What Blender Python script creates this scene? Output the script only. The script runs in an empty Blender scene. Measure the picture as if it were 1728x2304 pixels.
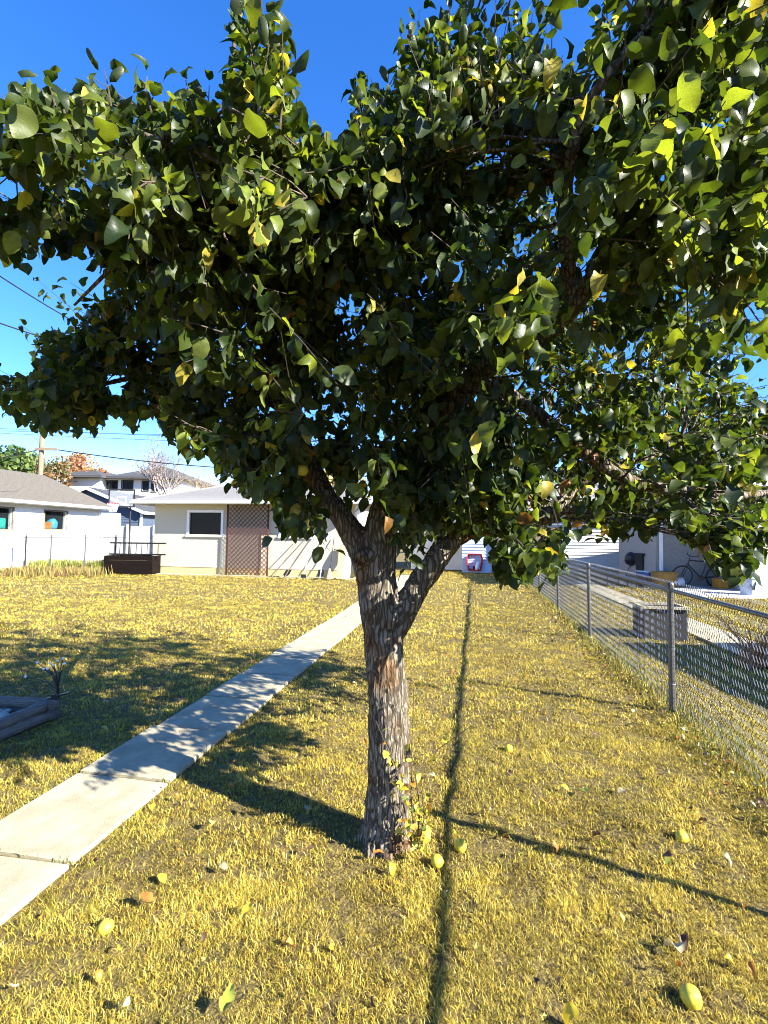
import bpy, bmesh, math, random
import numpy as np
from mathutils import Vector, Matrix, noise as mnoise
random.seed(7); rng = np.random.default_rng(7)
PI = math.pi
scene = bpy.context.scene
C = scene.collection

# ------------------------------------------------------------------ camera
F_PX, EYE = 1100.0, 1.5
cam_d = bpy.data.cameras.new('camera'); cam = bpy.data.objects.new('camera', cam_d); C.objects.link(cam)
cam_d.sensor_fit = 'HORIZONTAL'; cam_d.sensor_width = 36; cam_d.lens = 36 * F_PX / 1728
cam_d.clip_start = 0.05; cam_d.clip_end = 3000
CAM_R = Matrix.Rotation(PI / 2 + math.radians(2.76), 3, 'X') @ Matrix.Rotation(0.012, 3, 'Z')
cam.matrix_world = Matrix.Translation((0, 0, EYE)) @ CAM_R.to_4x4()
scene.camera = cam

# ------------------------------------------------------------------ daylight
SUN_EL, SUN_AZ = 28.8, 118.6
w = bpy.data.worlds.new('World'); scene.world = w; w.use_nodes = True
nt = w.node_tree; bg = nt.nodes['Background']
sky = nt.nodes.new('ShaderNodeTexSky'); sky.sky_type = 'NISHITA'; sky.sun_disc = False
sky.sun_elevation = math.radians(SUN_EL); sky.sun_rotation = math.radians(SUN_AZ)
sky.air_density = 1.0; sky.dust_density = 0.25; sky.ozone_density = 3.0; sky.altitude = 600
hs = nt.nodes.new('ShaderNodeHueSaturation'); hs.inputs['Saturation'].default_value = 1.28
nt.links.new(sky.outputs[0], hs.inputs['Color'])
tn = nt.nodes.new('ShaderNodeVectorMath'); tn.operation = 'MULTIPLY'; tn.inputs[1].default_value = (0.95, 0.95, 1.25)
nt.links.new(hs.outputs[0], tn.inputs[0]); nt.links.new(tn.outputs[0], bg.inputs[0])
bg.inputs[1].default_value = 0.075
sd = bpy.data.lights.new('sun', 'SUN'); sd.energy = 5.0; sd.angle = math.radians(0.5); sd.color = (1.0, 0.96, 0.88)
so = bpy.data.objects.new('sun', sd); C.objects.link(so)
el, az = math.radians(SUN_EL), math.radians(SUN_AZ)
SUN = Vector((math.cos(el) * math.sin(az), math.cos(el) * math.cos(az), math.sin(el)))
so.rotation_euler = SUN.to_track_quat('Z', 'Y').to_euler(); so.location = SUN * 60
vs = scene.view_settings; vs.view_transform = 'Standard'; vs.look = 'None'; vs.exposure = 2.22; vs.gamma = 1; vs.use_curve_mapping = False
cy = scene.cycles; cy.max_bounces = 6; cy.diffuse_bounces = 3; cy.glossy_bounces = 3; cy.transmission_bounces = 4; cy.transparent_max_bounces = 8
cy.use_denoising = True; cy.filter_width = 1.0
cy.caustics_reflective = False; cy.caustics_refractive = False

# ------------------------------------------------------------------ measuring helpers (photo measurements -> metres)
def ray(px, py):
    return (CAM_R @ Vector(((px - 864) / F_PX, -(py - 1152) / F_PX, -1))).normalized()
O = Vector((0, 0, EYE))
def G(px, py, z=0.0):
    d = ray(px, py); return O + d * ((z - EYE) / d.z)
def D(px, py, y):
    d = ray(px, py); return O + d * (y / d.y)
def VPL(px, py, p, n):
    d = ray(px, py); return O + d * ((p - O).dot(n) / d.dot(n))
CI = np.array(CAM_R.transposed())
def project(P):
    q = (np.asarray(P) - np.array(O)) @ CI.T
    zz = -q[:, 2]; zs = np.where(zz > 0.05, zz, 0.05)
    return np.stack([864 + F_PX * q[:, 0] / zs, 1152 - F_PX * q[:, 1] / zs, zz], 1)
YA = math.radians(9.35)                                  # the lot runs 9 degrees off the line of sight
EF = Vector((math.sin(YA), math.cos(YA), 0)); ER = Vector((math.cos(YA), -math.sin(YA), 0))
def in_poly(x, y, poly):
    x = np.asarray(x); y = np.asarray(y); r = np.zeros(x.shape, bool); n = len(poly)
    for i in range(n):
        x1, y1 = poly[i]; x2, y2 = poly[(i + 1) % n]
        c = ((y1 > y) != (y2 > y)) & (x < (x2 - x1) * (y - y1) / ((y2 - y1) if y2 != y1 else 1e-9) + x1)
        r ^= c
    return r

# ------------------------------------------------------------------ mesh helpers
class MB:
    def __init__(s): s.v = []; s.f = []
    def quad(s, a, b, c, d):
        k = len(s.v); s.v += [tuple(a), tuple(b), tuple(c), tuple(d)]; s.f.append((k, k + 1, k + 2, k + 3)); return s
    def poly(s, pts):
        k = len(s.v); s.v += [tuple(p) for p in pts]; s.f.append(tuple(range(k, k + len(pts)))); return s
    def box(s, x0, x1, y0, y1, z0, z1, M=None, ch=0.0):
        if ch > 0:
            loops = [(x0 + ch, x1 - ch, y0 + ch, y1 - ch, z0), (x0, x1, y0, y1, z0 + ch), (x0, x1, y0, y1, z1 - ch), (x0 + ch, x1 - ch, y0 + ch, y1 - ch, z1)]
        else:
            loops = [(x0, x1, y0, y1, z0), (x0, x1, y0, y1, z1)]
        k = len(s.v)
        for a, b, c, d, z in loops:
            for p in ((a, c, z), (b, c, z), (b, d, z), (a, d, z)):
                s.v.append(tuple(M @ Vector(p)) if M else p)
        s.f.append((k + 3, k + 2, k + 1, k))
        for l in range(len(loops) - 1):
            for i in range(4):
                j = (i + 1) % 4; b0 = k + 4 * l
                s.f.append((b0 + i, b0 + j, b0 + 4 + j, b0 + 4 + i))
        e = k + 4 * (len(loops) - 1); s.f.append((e, e + 1, e + 2, e + 3)); return s
    def tube(s, pts, r, n=6, cap=True):
        pts = [Vector(p) for p in pts]; m = len(pts)
        rs = r if isinstance(r, (list, tuple)) else [r] * m
        k = len(s.v); up = None
        for i, p in enumerate(pts):
            t = (pts[min(i + 1, m - 1)] - pts[max(i - 1, 0)])
            t = t.normalized() if t.length > 1e-9 else Vector((0, 0, 1))
            if up is None: up = t.orthogonal().normalized()
            else:
                up = up - t * up.dot(t); up = up.normalized() if up.length > 1e-6 else t.orthogonal().normalized()
            sd_ = t.cross(up)
            for j in range(n):
                a = 2 * PI * j / n
                s.v.append(tuple(p + (up * math.cos(a) + sd_ * math.sin(a)) * rs[i]))
        for i in range(m - 1):
            for j in range(n):
                j2 = (j + 1) % n
                s.f.append((k + i * n + j, k + i * n + j2, k + (i + 1) * n + j2, k + (i + 1) * n + j))
        if cap:
            s.f.append(tuple(k + j for j in reversed(range(n)))); s.f.append(tuple(k + (m - 1) * n + j for j in range(n)))
        return s
    def lathe(s, prof, n=12, M=None, closed=False):
        k = len(s.v); m = len(prof)
        for r, z in prof:
            for j in range(n):
                a = 2 * PI * j / n; p = Vector((r * math.cos(a), r * math.sin(a), z)); s.v.append(tuple(M @ p if M else p))
        for i in range(m - 1):
            for j in range(n):
                j2 = (j + 1) % n
                s.f.append((k + i * n + j, k + i * n + j2, k + (i + 1) * n + j2, k + (i + 1) * n + j))
        s.f.append(tuple(k + j for j in reversed(range(n)))); s.f.append(tuple(k + (m - 1) * n + j for j in range(n))); return s
    def torus(s, R, r, n=24, m=6, M=None, a0=0, a1=2 * PI):
        pts = [Vector((R * math.cos(a0 + (a1 - a0) * i / n), R * math.sin(a0 + (a1 - a0) * i / n), 0)) for i in range(n + 1)]
        if M: pts = [M @ p for p in pts]
        return s.tube(pts, r, m, cap=False)
    def plate(s, pts, nrm, th):
        nrm = Vector(nrm); k = len(s.v); n = len(pts)
        s.v += [tuple(Vector(p)) for p in pts] + [tuple(Vector(p) + nrm * th) for p in pts]
        s.f.append(tuple(range(k + n - 1, k - 1, -1))); s.f.append(tuple(range(k + n, k + 2 * n)))
        for i in range(n):
            j = (i + 1) % n; s.f.append((k + i, k + j, k + n + j, k + n + i))
        return s
    def mesh(s, name, mat, smooth=False):
        me = bpy.data.meshes.new(name); me.from_pydata(s.v, [], s.f)
        if mat: me.materials.append(mat)
        if smooth: me.shade_smooth()
        me.update(); return me
    def build(s, name, mat, parent=None, smooth=False, **props):
        return link(name, s.mesh(name, mat, smooth), parent, **props)
def link(name, me, parent=None, **props):
    o = bpy.data.objects.new(name, me); C.objects.link(o)
    if parent: o.parent = parent
    for k, v in props.items():
        if v is not None: o[k] = v
    return o
def thing(name, label, cat, loc=(0, 0, 0), rz=0.0, group=None):
    return_o = bpy.data.objects.new(name, None); C.objects.link(return_o)
    return_o.empty_display_size = 0.1
    return_o.location = loc; return_o.rotation_euler = (0, 0, rz); return_o['label'] = label; return_o['category'] = cat
    if group: return_o['group'] = group
    return return_o
def np_mesh(name, V, loop_idx, loop_start, mat, smooth=False):
    me = bpy.data.meshes.new(name)
    me.vertices.add(len(V)); me.vertices.foreach_set('co', np.ascontiguousarray(V, np.float32).ravel())
    me.loops.add(len(loop_idx)); me.loops.foreach_set('vertex_index', np.ascontiguousarray(loop_idx, np.int32))
    me.polygons.add(len(loop_start)); me.polygons.foreach_set('loop_start', np.ascontiguousarray(loop_start, np.int32))
    me.update(calc_edges=True); me.materials.append(mat)
    if smooth: me.polygons.foreach_set('use_smooth', np.ones(len(loop_start), bool))
    return me
def point_color(me, name, cols):
    a = me.attributes.new(name, 'FLOAT_COLOR', 'POINT')
    a.data.foreach_set('color', np.ascontiguousarray(np.concatenate([cols, np.ones((len(cols), 1))], 1), np.float32).ravel())

# ------------------------------------------------------------------ materials
def mat(name, col, rough=0.7, var=0.25, scale=6.0, bump=0.0, bscale=None, metal=0.0, spec=0.4, col2=None, stretch=(1, 1, 1), detail=6):
    m = bpy.data.materials.new(name); m.use_nodes = True; t = m.node_tree; b = t.nodes['Principled BSDF']
    b.inputs['Roughness'].default_value = rough; b.inputs['Metallic'].default_value = metal; b.inputs['Specular IOR Level'].default_value = spec
    tc = t.nodes.new('ShaderNodeTexCoord'); mp = t.nodes.new('ShaderNodeMapping'); mp.inputs['Scale'].default_value = stretch
    t.links.new(tc.outputs['Object'], mp.inputs[0])
    n = t.nodes.new('ShaderNodeTexNoise'); n.inputs['Scale'].default_value = scale; n.inputs['Detail'].default_value = detail; n.inputs['Roughness'].default_value = 0.65
    t.links.new(mp.outputs[0], n.inputs['Vector'])
    r = t.nodes.new('ShaderNodeValToRGB'); r.color_ramp.elements[0].position = 0.3; r.color_ramp.elements[1].position = 0.7
    c2 = col2 or tuple(min(1, c * (1 + var)) for c in col); c1 = col if col2 else tuple(c * (1 - var) for c in col)
    r.color_ramp.elements[0].color = (*c1, 1); r.color_ramp.elements[1].color = (*c2, 1)
    t.links.new(n.outputs['Fac'], r.inputs[0]); t.links.new(r.outputs[0], b.inputs['Base Color'])
    if bump:
        n2 = t.nodes.new('ShaderNodeTexNoise'); n2.inputs['Scale'].default_value = bscale or scale * 6; n2.inputs['Detail'].default_value = 5
        t.links.new(mp.outputs[0], n2.inputs['Vector'])
        bp = t.nodes.new('ShaderNodeBump'); bp.inputs['Strength'].default_value = bump; bp.inputs['Distance'].default_value = 0.02
        t.links.new(n2.outputs['Fac'], bp.inputs['Height']); t.links.new(bp.outputs[0], b.inputs['Normal'])
    return m
def tint_mat(name, trans, tcol, rough, spec, vein=False):
    m = bpy.data.materials.new(name); m.use_nodes = True; t = m.node_tree; b = t.nodes['Principled BSDF']
    at = t.nodes.new('ShaderNodeAttribute'); at.attribute_name = 'tint'
    tc = t.nodes.new('ShaderNodeTexCoord'); n = t.nodes.new('ShaderNodeTexNoise'); n.inputs['Scale'].default_value = 45; n.inputs['Detail'].default_value = 4
    t.links.new(tc.outputs['Object'], n.inputs['Vector'])
    mr = t.nodes.new('ShaderNodeMapRange'); mr.inputs[1].default_value = 0.3; mr.inputs[2].default_value = 0.7; mr.inputs[3].default_value = 0.72; mr.inputs[4].default_value = 1.3
    t.links.new(n.outputs['Fac'], mr.inputs[0])
    mx = t.nodes.new('ShaderNodeVectorMath'); mx.operation = 'SCALE'
    t.links.new(at.outputs['Color'], mx.inputs[0]); t.links.new(mr.outputs[0], mx.inputs['Scale'])
    colour = mx.outputs[0]
    if vein:
        uv = t.nodes.new('ShaderNodeUVMap'); uv.uv_map = 'leaf'
        sp = t.nodes.new('ShaderNodeSeparateXYZ'); t.links.new(uv.outputs[0], sp.inputs[0])
        ab = t.nodes.new('ShaderNodeMath'); ab.operation = 'ABSOLUTE'; t.links.new(sp.outputs[0], ab.inputs[0])
        ma = t.nodes.new('ShaderNodeMath'); ma.operation = 'MULTIPLY_ADD'; ma.inputs[1].default_value = -0.35; t.links.new(ab.outputs[0], ma.inputs[0]); t.links.new(sp.outputs[1], ma.inputs[2])
        wv = t.nodes.new('ShaderNodeMath'); wv.operation = 'PINGPONG'; wv.inputs[1].default_value = 0.065; t.links.new(ma.outputs[0], wv.inputs[0])
        mn = t.nodes.new('ShaderNodeMath'); mn.operation = 'MINIMUM'; t.links.new(ab.outputs[0], mn.inputs[0]); t.links.new(wv.outputs[0], mn.inputs[1])
        r2 = t.nodes.new('ShaderNodeMapRange'); r2.inputs[1].default_value = 0.0; r2.inputs[2].default_value = 0.016; r2.inputs[3].default_value = 1.16; r2.inputs[4].default_value = 1.0
        t.links.new(mn.outputs[0], r2.inputs[0])
        m2 = t.nodes.new('ShaderNodeVectorMath'); m2.operation = 'SCALE'; t.links.new(colour, m2.inputs[0]); t.links.new(r2.outputs[0], m2.inputs['Scale']); colour = m2.outputs[0]
        bp = t.nodes.new('ShaderNodeBump'); bp.inputs['Strength'].default_value = 0.35; bp.inputs['Distance'].default_value = 0.003
        t.links.new(r2.outputs[0], bp.inputs['Height']); t.links.new(bp.outputs[0], b.inputs['Normal'])
    if vein:
        ge = t.nodes.new('ShaderNodeNewGeometry'); mb_ = t.nodes.new('ShaderNodeMix'); mb_.data_type = 'RGBA'; pale = t.nodes.new('ShaderNodeVectorMath'); pale.operation = 'MULTIPLY_ADD'
        pale.inputs[1].default_value = (1.25, 1.2, 1.25); pale.inputs[2].default_value = (.016, .018, .012); t.links.new(colour, pale.inputs[0])
        t.links.new(ge.outputs['Backfacing'], mb_.inputs[0]); t.links.new(colour, mb_.inputs[6]); t.links.new(pale.outputs[0], mb_.inputs[7]); t.links.new(mb_.outputs[2], b.inputs['Base Color'])
    else: t.links.new(colour, b.inputs['Base Color'])
    b.inputs['Roughness'].default_value = rough; b.inputs['Specular IOR Level'].default_value = spec
    tr = t.nodes.new('ShaderNodeBsdfTranslucent'); tm = t.nodes.new('ShaderNodeVectorMath'); tm.operation = 'MULTIPLY'; tm.inputs[1].default_value = tcol
    t.links.new(colour, tm.inputs[0]); t.links.new(tm.outputs[0], tr.inputs['Color'])
    ms = t.nodes.new('ShaderNodeMixShader'); ms.inputs[0].default_value = trans
    t.links.new(b.outputs[0], ms.inputs[1]); t.links.new(tr.outputs[0], ms.inputs[2])
    t.links.new(ms.outputs[0], t.nodes['Material Output'].inputs['Surface'])
    return m
def glass_mat(name, tint, alpha):
    m = bpy.data.materials.new(name); m.use_nodes = True; t = m.node_tree; b = t.nodes['Principled BSDF']
    b.inputs['Base Color'].default_value = (*tint, 1); b.inputs['Roughness'].default_value = 0.04; b.inputs['Specular IOR Level'].default_value = 0.12
    tp = t.nodes.new('ShaderNodeBsdfTransparent'); ms = t.nodes.new('ShaderNodeMixShader'); ms.inputs[0].default_value = alpha
    t.links.new(tp.outputs[0], ms.inputs[1]); t.links.new(b.outputs[0], ms.inputs[2]); t.links.new(ms.outputs[0], t.nodes['Material Output'].inputs['Surface'])
    return m
M = {}
M['soil'] = mat('thatch_soil', (0.03, 0.02, 0.008), 0.95, scale=24, col2=(0.24, 0.175, 0.04), bump=0.9, bscale=90, detail=12)
M['concrete'] = mat('concrete', (0.245, 0.21, 0.125), 0.9, scale=5, col2=(0.43, 0.385, 0.255), bump=0.45, bscale=170, detail=14)
M['concrete_grey'] = mat('concrete_grey', (0.34, 0.33, 0.30), 0.9, scale=5, col2=(0.45, 0.44, 0.40), bump=0.3, bscale=80)
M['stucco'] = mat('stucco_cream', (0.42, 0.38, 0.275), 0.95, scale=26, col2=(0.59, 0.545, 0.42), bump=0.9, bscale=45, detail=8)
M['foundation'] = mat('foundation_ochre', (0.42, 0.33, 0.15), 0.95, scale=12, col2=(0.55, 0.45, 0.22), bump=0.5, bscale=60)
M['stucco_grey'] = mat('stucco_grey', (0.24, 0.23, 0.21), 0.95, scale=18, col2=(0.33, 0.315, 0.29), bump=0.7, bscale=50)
M['white'] = mat('white_paint', (0.74, 0.74, 0.72), 0.55, scale=4, col2=(0.82, 0.82, 0.80), bump=0.05)
M['siding_white'] = mat('white_siding', (0.50, 0.50, 0.48), 0.6, scale=3, col2=(0.60, 0.60, 0.58))
M['siding_blue'] = mat('slate_blue_siding', (0.045, 0.065, 0.10), 0.6, scale=3, col2=(0.065, 0.09, 0.13))
M['siding_pale_blue'] = mat('pale_blue_siding', (0.35, 0.45, 0.58), 0.6, scale=3, col2=(0.42, 0.52, 0.64))
M['shingle_pale'] = mat('pale_grey_shingle', (0.15, 0.14, 0.13), 0.95, scale=30, col2=(0.30, 0.285, 0.265), bump=0.6, bscale=90)
M['shingle_brown'] = mat('brown_shingle', (0.06, 0.052, 0.04), 0.95, scale=26, col2=(0.17, 0.15, 0.12), bump=0.6, bscale=90)
M['shingle_dark'] = mat('dark_shingle', (0.035, 0.036, 0.04), 0.95, scale=20, col2=(0.075, 0.075, 0.08), bump=0.5, bscale=80)
M['glass_dark'] = glass_mat('window_glass_dark', (0.012, 0.014, 0.016), 0.92)
M['glass'] = glass_mat('window_glass', (0.02, 0.025, 0.03), 0.25)
M['interior'] = mat('dark_interior', (0.03, 0.03, 0.03), 0.9)
M['galv'] = mat('galvanised_steel', (0.11, 0.11, 0.108), 0.5, scale=30, metal=0.6, var=0.35)
M['galv_wire'] = mat('galvanised_wire', (0.24, 0.24, 0.235), 0.45, scale=20, metal=0.5, var=0.3)
M['black_metal'] = mat('black_metal', (0.012, 0.012, 0.013), 0.5)
M['bark'] = None
M['redwood'] = mat('red_brown_lattice', (0.055, 0.018, 0.012), 0.8, scale=12, col2=(0.10, 0.034, 0.02))
M['wood_grey'] = mat('weathered_timber', (0.08, 0.068, 0.056), 0.9, scale=10, col2=(0.20, 0.175, 0.15), stretch=(14, 14, 1.2), bump=0.6, bscale=20)
for k_, st__ in (('wood_y', (14, 1.2, 14)), ('wood_x', (1.2, 14, 14))): M[k_] = mat('old_round_timber_' + k_[-1], (0.07, 0.06, 0.047), 0.95, scale=9, col2=(0.28, 0.25, 0.205), stretch=st__, bump=0.9, bscale=16, detail=12)
M['wood_tan'] = mat('bare_plywood', (0.55, 0.38, 0.16), 0.8, scale=8, col2=(0.66, 0.48, 0.22), stretch=(6, 6, 1))
M['wood_pole'] = mat('pole_wood', (0.16, 0.11, 0.075), 0.9, scale=8, col2=(0.25, 0.18, 0.12), stretch=(8, 8, 0.6))
M['wood_dark'] = mat('dark_stained_wood', (0.003, 0.002, 0.0018), 0.85, spec=0.1, scale=8, col2=(0.009, 0.005, 0.004))
M['orange_wood'] = mat('ochre_box', (0.25, 0.14, 0.03), 0.8)
M['red'] = mat('red_paint', (0.42, 0.02, 0.02), 0.4, scale=5)
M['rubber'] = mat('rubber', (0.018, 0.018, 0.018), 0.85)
M['teal'] = mat('teal_plastic', (0.02, 0.42, 0.33), 0.45)
M['orange'] = mat('orange_plastic', (0.42, 0.18, 0.025), 0.5)
M['cyan'] = mat('cyan_plastic', (0.05, 0.40, 0.62), 0.4)
M['pail'] = mat('pale_plastic', (0.55, 0.60, 0.66), 0.4)
M['cable'] = mat('black_cable', (0.012, 0.012, 0.012), 0.6)
M['stone'] = mat('river_stone', (0.28, 0.26, 0.20), 0.8, scale=8, col2=(0.46, 0.43, 0.34))
M['bulb'] = mat('white_bulb', (0.8, 0.8, 0.78), 0.25)
M['acrylic'] = glass_mat('clear_board', (0.25, 0.27, 0.29), 0.45)
M['net'] = mat('white_cord', (0.7, 0.68, 0.66), 0.9)
M['grass'] = tint_mat('grass_blades', 0.3, (1.1, 1.0, 0.7), 0.6, 0.25)
M['leaf'] = tint_mat('tree_leaf', 0.36, (2.9, 2.75, .85), 0.42, 0.24, vein=True)
M['far_leaf'] = tint_mat('far_leaf', 0.35, (1.4, 1.3, 0.8), 0.6, 0.3)
M['dry_leaf'] = tint_mat('fallen_leaf', 0.2, (1.2, 1.1, 0.7), 0.5, 0.4, vein=True)
M['twig'] = mat('twig_bark', (0.045, 0.032, 0.022), 0.8, scale=30, col2=(0.10, 0.075, 0.055))
M['fruit'] = None
def bark_mat():
    m = bpy.data.materials.new('apple_bark'); m.use_nodes = True; t = m.node_tree; b = t.nodes['Principled BSDF']
    tc = t.nodes.new('ShaderNodeTexCoord'); nd = t.nodes.new('ShaderNodeTexNoise'); nd.inputs['Scale'].default_value = 9; nd.inputs['Detail'].default_value = 4
    t.links.new(tc.outputs['Object'], nd.inputs['Vector'])
    wv = t.nodes.new('ShaderNodeVectorMath'); wv.operation = 'MULTIPLY_ADD'; wv.inputs[1].default_value = (.05, .05, .3); t.links.new(nd.outputs['Color'], wv.inputs[0]); t.links.new(tc.outputs['Object'], wv.inputs[2])
    mp = t.nodes.new('ShaderNodeMapping'); mp.inputs['Scale'].default_value = (1, 1, 0.13); t.links.new(wv.outputs[0], mp.inputs[0])
    vo = t.nodes.new('ShaderNodeTexVoronoi'); vo.feature = 'DISTANCE_TO_EDGE'; vo.inputs['Scale'].default_value = 50; t.links.new(mp.outputs[0], vo.inputs['Vector'])
    cr = t.nodes.new('ShaderNodeMapRange'); cr.inputs[1].default_value = -0.12; cr.inputs[2].default_value = 0.22; t.links.new(vo.outputs['Distance'], cr.inputs[0])
    n = t.nodes.new('ShaderNodeTexNoise'); n.inputs['Scale'].default_value = 85; n.inputs['Detail'].default_value = 10; n.inputs['Roughness'].default_value = 0.8; t.links.new(mp.outputs[0], n.inputs['Vector'])
    mu = t.nodes.new('ShaderNodeMath'); mu.operation = 'MULTIPLY'; t.links.new(cr.outputs[0], mu.inputs[0]); t.links.new(n.outputs['Fac'], mu.inputs[1])
    r = t.nodes.new('ShaderNodeValToRGB'); e = r.color_ramp.elements
    e[0].position = 0.04; e[0].color = (0.012, 0.008, 0.006, 1); e[1].position = 0.62; e[1].color = (0.40, 0.36, 0.285, 1)
    x = e.new(0.3); x.color = (0.095, 0.078, 0.053, 1); x = e.new(.46); x.color = (0.21, 0.18, 0.132, 1)
    t.links.new(mu.outputs[0], r.inputs[0])
    n3 = t.nodes.new('ShaderNodeTexNoise'); n3.inputs['Scale'].default_value = 6; n3.inputs['Detail'].default_value = 6; t.links.new(tc.outputs['Object'], n3.inputs['Vector'])
    r3 = t.nodes.new('ShaderNodeMapRange'); r3.inputs[1].default_value = 0.5; r3.inputs[2].default_value = 0.64; t.links.new(n3.outputs['Fac'], r3.inputs[0])
    mx = t.nodes.new('ShaderNodeMix'); mx.data_type = 'RGBA'; mx.blend_type = 'MULTIPLY'; mx.inputs[7].default_value = (0.8, 0.55, 0.36, 1)
    t.links.new(r3.outputs[0], mx.inputs[0]); t.links.new(r.outputs[0], mx.inputs[6]); t.links.new(mx.outputs[2], b.inputs['Base Color'])
    bp = t.nodes.new('ShaderNodeBump'); bp.inputs['Strength'].default_value = 1.0; bp.inputs['Distance'].default_value = 0.016
    t.links.new(mu.outputs[0], bp.inputs['Height']); t.links.new(bp.outputs[0], b.inputs['Normal'])
    b.inputs['Roughness'].default_value = 0.9; b.inputs['Specular IOR Level'].default_value = 0.2
    return m
M['bark'] = bark_mat()

# ------------------------------------------------------------------ the ground
TREE = G(868, 1893)
NB = 130
def vnoise(x, y, f, seed):
    """cheap value noise on a lattice"""
    r = np.random.default_rng(seed); T_ = r.random((256, 256)); xi = x * f; yi = y * f; x0 = np.floor(xi).astype(int); y0 = np.floor(yi).astype(int); fx = xi - x0; fy_ = yi - y0
    fx = fx * fx * (3 - 2 * fx); fy_ = fy_ * fy_ * (3 - 2 * fy_); a = lambda i, j: T_[i % 256, j % 256]
    return (a(x0, y0) * (1 - fx) + a(x0 + 1, y0) * fx) * (1 - fy_) + (a(x0, y0 + 1) * (1 - fx) + a(x0 + 1, y0 + 1) * fx) * fy_
def ground_z(x, y):                                       # small bumps of the lawn, level beside the walk
    b = (vnoise(x, y, 2.6, 21) - .5) * .030 + (vnoise(x, y, 7.0, 22) - .5) * .022
    e = np.clip((np.abs((x - (-1.46)) * math.cos(YA) - (y - 3.3) * math.sin(YA)) - .40) * 4, 0, 1)
    return b * e
gx_ = np.arange(-9, 9.01, .1); gy_ = np.arange(.4, 14.01, .1); GX, GY = np.meshgrid(gx_, gy_); nx_ = len(gx_)
gV = np.stack([GX.ravel(), GY.ravel(), ground_z(GX.ravel(), GY.ravel())], 1); ii = (np.arange(len(gy_) - 1)[:, None] * nx_ + np.arange(nx_ - 1)[None]).ravel()
gq = np.stack([ii, ii + 1, ii + nx_ + 1, ii + nx_], 1)
out = np.array([(-700, -300, -.03), (700, -300, -.03), (700, 1500, -.03), (-700, 1500, -.03)]); k_ = len(gV)
gme = np_mesh('ground', np.concatenate([gV, out]), np.concatenate([gq.ravel(), np.arange(k_, k_ + 4)]), np.arange(len(gq) + 1) * 4, M['soil'])
link('ground', gme, None, kind='structure', label='brown thatch and soil under the dry lawn')

# concrete walk: base strip + one slab per joint
PATH_C = (G(253, 1700) + G(461, 1700)) / 2
PATH_W = (G(461, 1700) - G(253, 1700)).dot(ER)
SLAB = 0.735
path = MB().box(-PATH_W / 2 - 0.02, PATH_W / 2 + 0.02, -4.0, 16.0, -0.05, 0.006).build('concrete_path', M['soil'], kind='structure', label='narrow concrete garden path of square slabs across the lawn')
path.location = PATH_C; path.rotation_euler = (0, 0, -YA)
t0 = (G(278, 1757) - PATH_C).dot(EF)
k0 = int((-4.0 - t0) / SLAB) + 1; k1 = int((15.6 - t0) / SLAB)
slab_me = []
for q in range(4):
    sm = MB().box(-PATH_W / 2, PATH_W / 2, 0.013, SLAB - 0.013, 0.0, 0.034, ch=0.008); slab_me.append(sm.mesh('slab', M['concrete']))
for k in range(k0, k1):
    s = link('slab', slab_me[k % 4], path); s.location = (random.uniform(-.006, .006), t0 + k * SLAB, random.uniform(-.007, .007))
    s.rotation_euler = (random.uniform(-.006, .006), random.uniform(-.008, .008), random.uniform(-.006, .006))
def path_lat(x, y):
    return (x - PATH_C.x) * ER.x + (y - PATH_C.y) * ER.y
def path_lon(x, y):
    return (x - PATH_C.x) * EF.x + (y - PATH_C.y) * EF.y

# ------------------------------------------------------------------ wall, roof and window helpers (local x along wall, y into the building, z up)
def wall_open(mb, x0, x1, z0, z1, th, opens, y=0.0):
    xs = sorted({x0, x1, *[o[0] for o in opens], *[o[1] for o in opens]}); zs = sorted({z0, z1, *[o[2] for o in opens], *[o[3] for o in opens]})
    for i in range(len(xs) - 1):
        for j in range(len(zs) - 1):
            cx, cz = (xs[i] + xs[i + 1]) / 2, (zs[j] + zs[j + 1]) / 2
            if any(o[0] < cx < o[1] and o[2] < cz < o[3] for o in opens): continue
            mb.quad((xs[i], y, zs[j]), (xs[i + 1], y, zs[j]), (xs[i + 1], y, zs[j + 1]), (xs[i], y, zs[j + 1]))
    for a, b, c, d in opens:
        mb.quad((a, y, c), (a, y, d), (a, y + th, d), (a, y + th, c)); mb.quad((b, y, d), (b, y, c), (b, y + th, c), (b, y + th, d))
        mb.quad((a, y, d), (b, y, d), (b, y + th, d), (a, y + th, d)); mb.quad((b, y, c), (a, y, c), (a, y + th, c), (b, y + th, c))
def shingles(mb, a, b, c, d, n, lift=0.012):
    """roof plane: a,b along the eave, c,d the upper edge (c above b); courses overlap, each proud of the next one up"""
    a, b, c, d = map(Vector, (a, b, c, d)); nr = (b - a).cross(d - a).normalized()
    if nr.z < 0: nr = -nr
    for i in range(n):
        t, u = i / n, (i + 1) / n
        p, q = a.lerp(d, t) + nr * lift, b.lerp(c, t) + nr * lift; r, s = b.lerp(c, u), a.lerp(d, u)
        mb.quad(p, q, r, s); mb.quad(a.lerp(d, t), b.lerp(c, t), q, p)
def lap_siding(mb, x0, x1, z0, z1, y, n, out=0.028):
    for i in range(n):
        a = z0 + (z1 - z0) * i / n; b = z0 + (z1 - z0) * (i + 1) / n
        mb.quad((x0, y - out, a), (x1, y - out, a), (x1, y, b), (x0, y, b)); mb.quad((x0, y, a), (x1, y, a), (x1, y - out, a), (x0, y - out, a))
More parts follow.
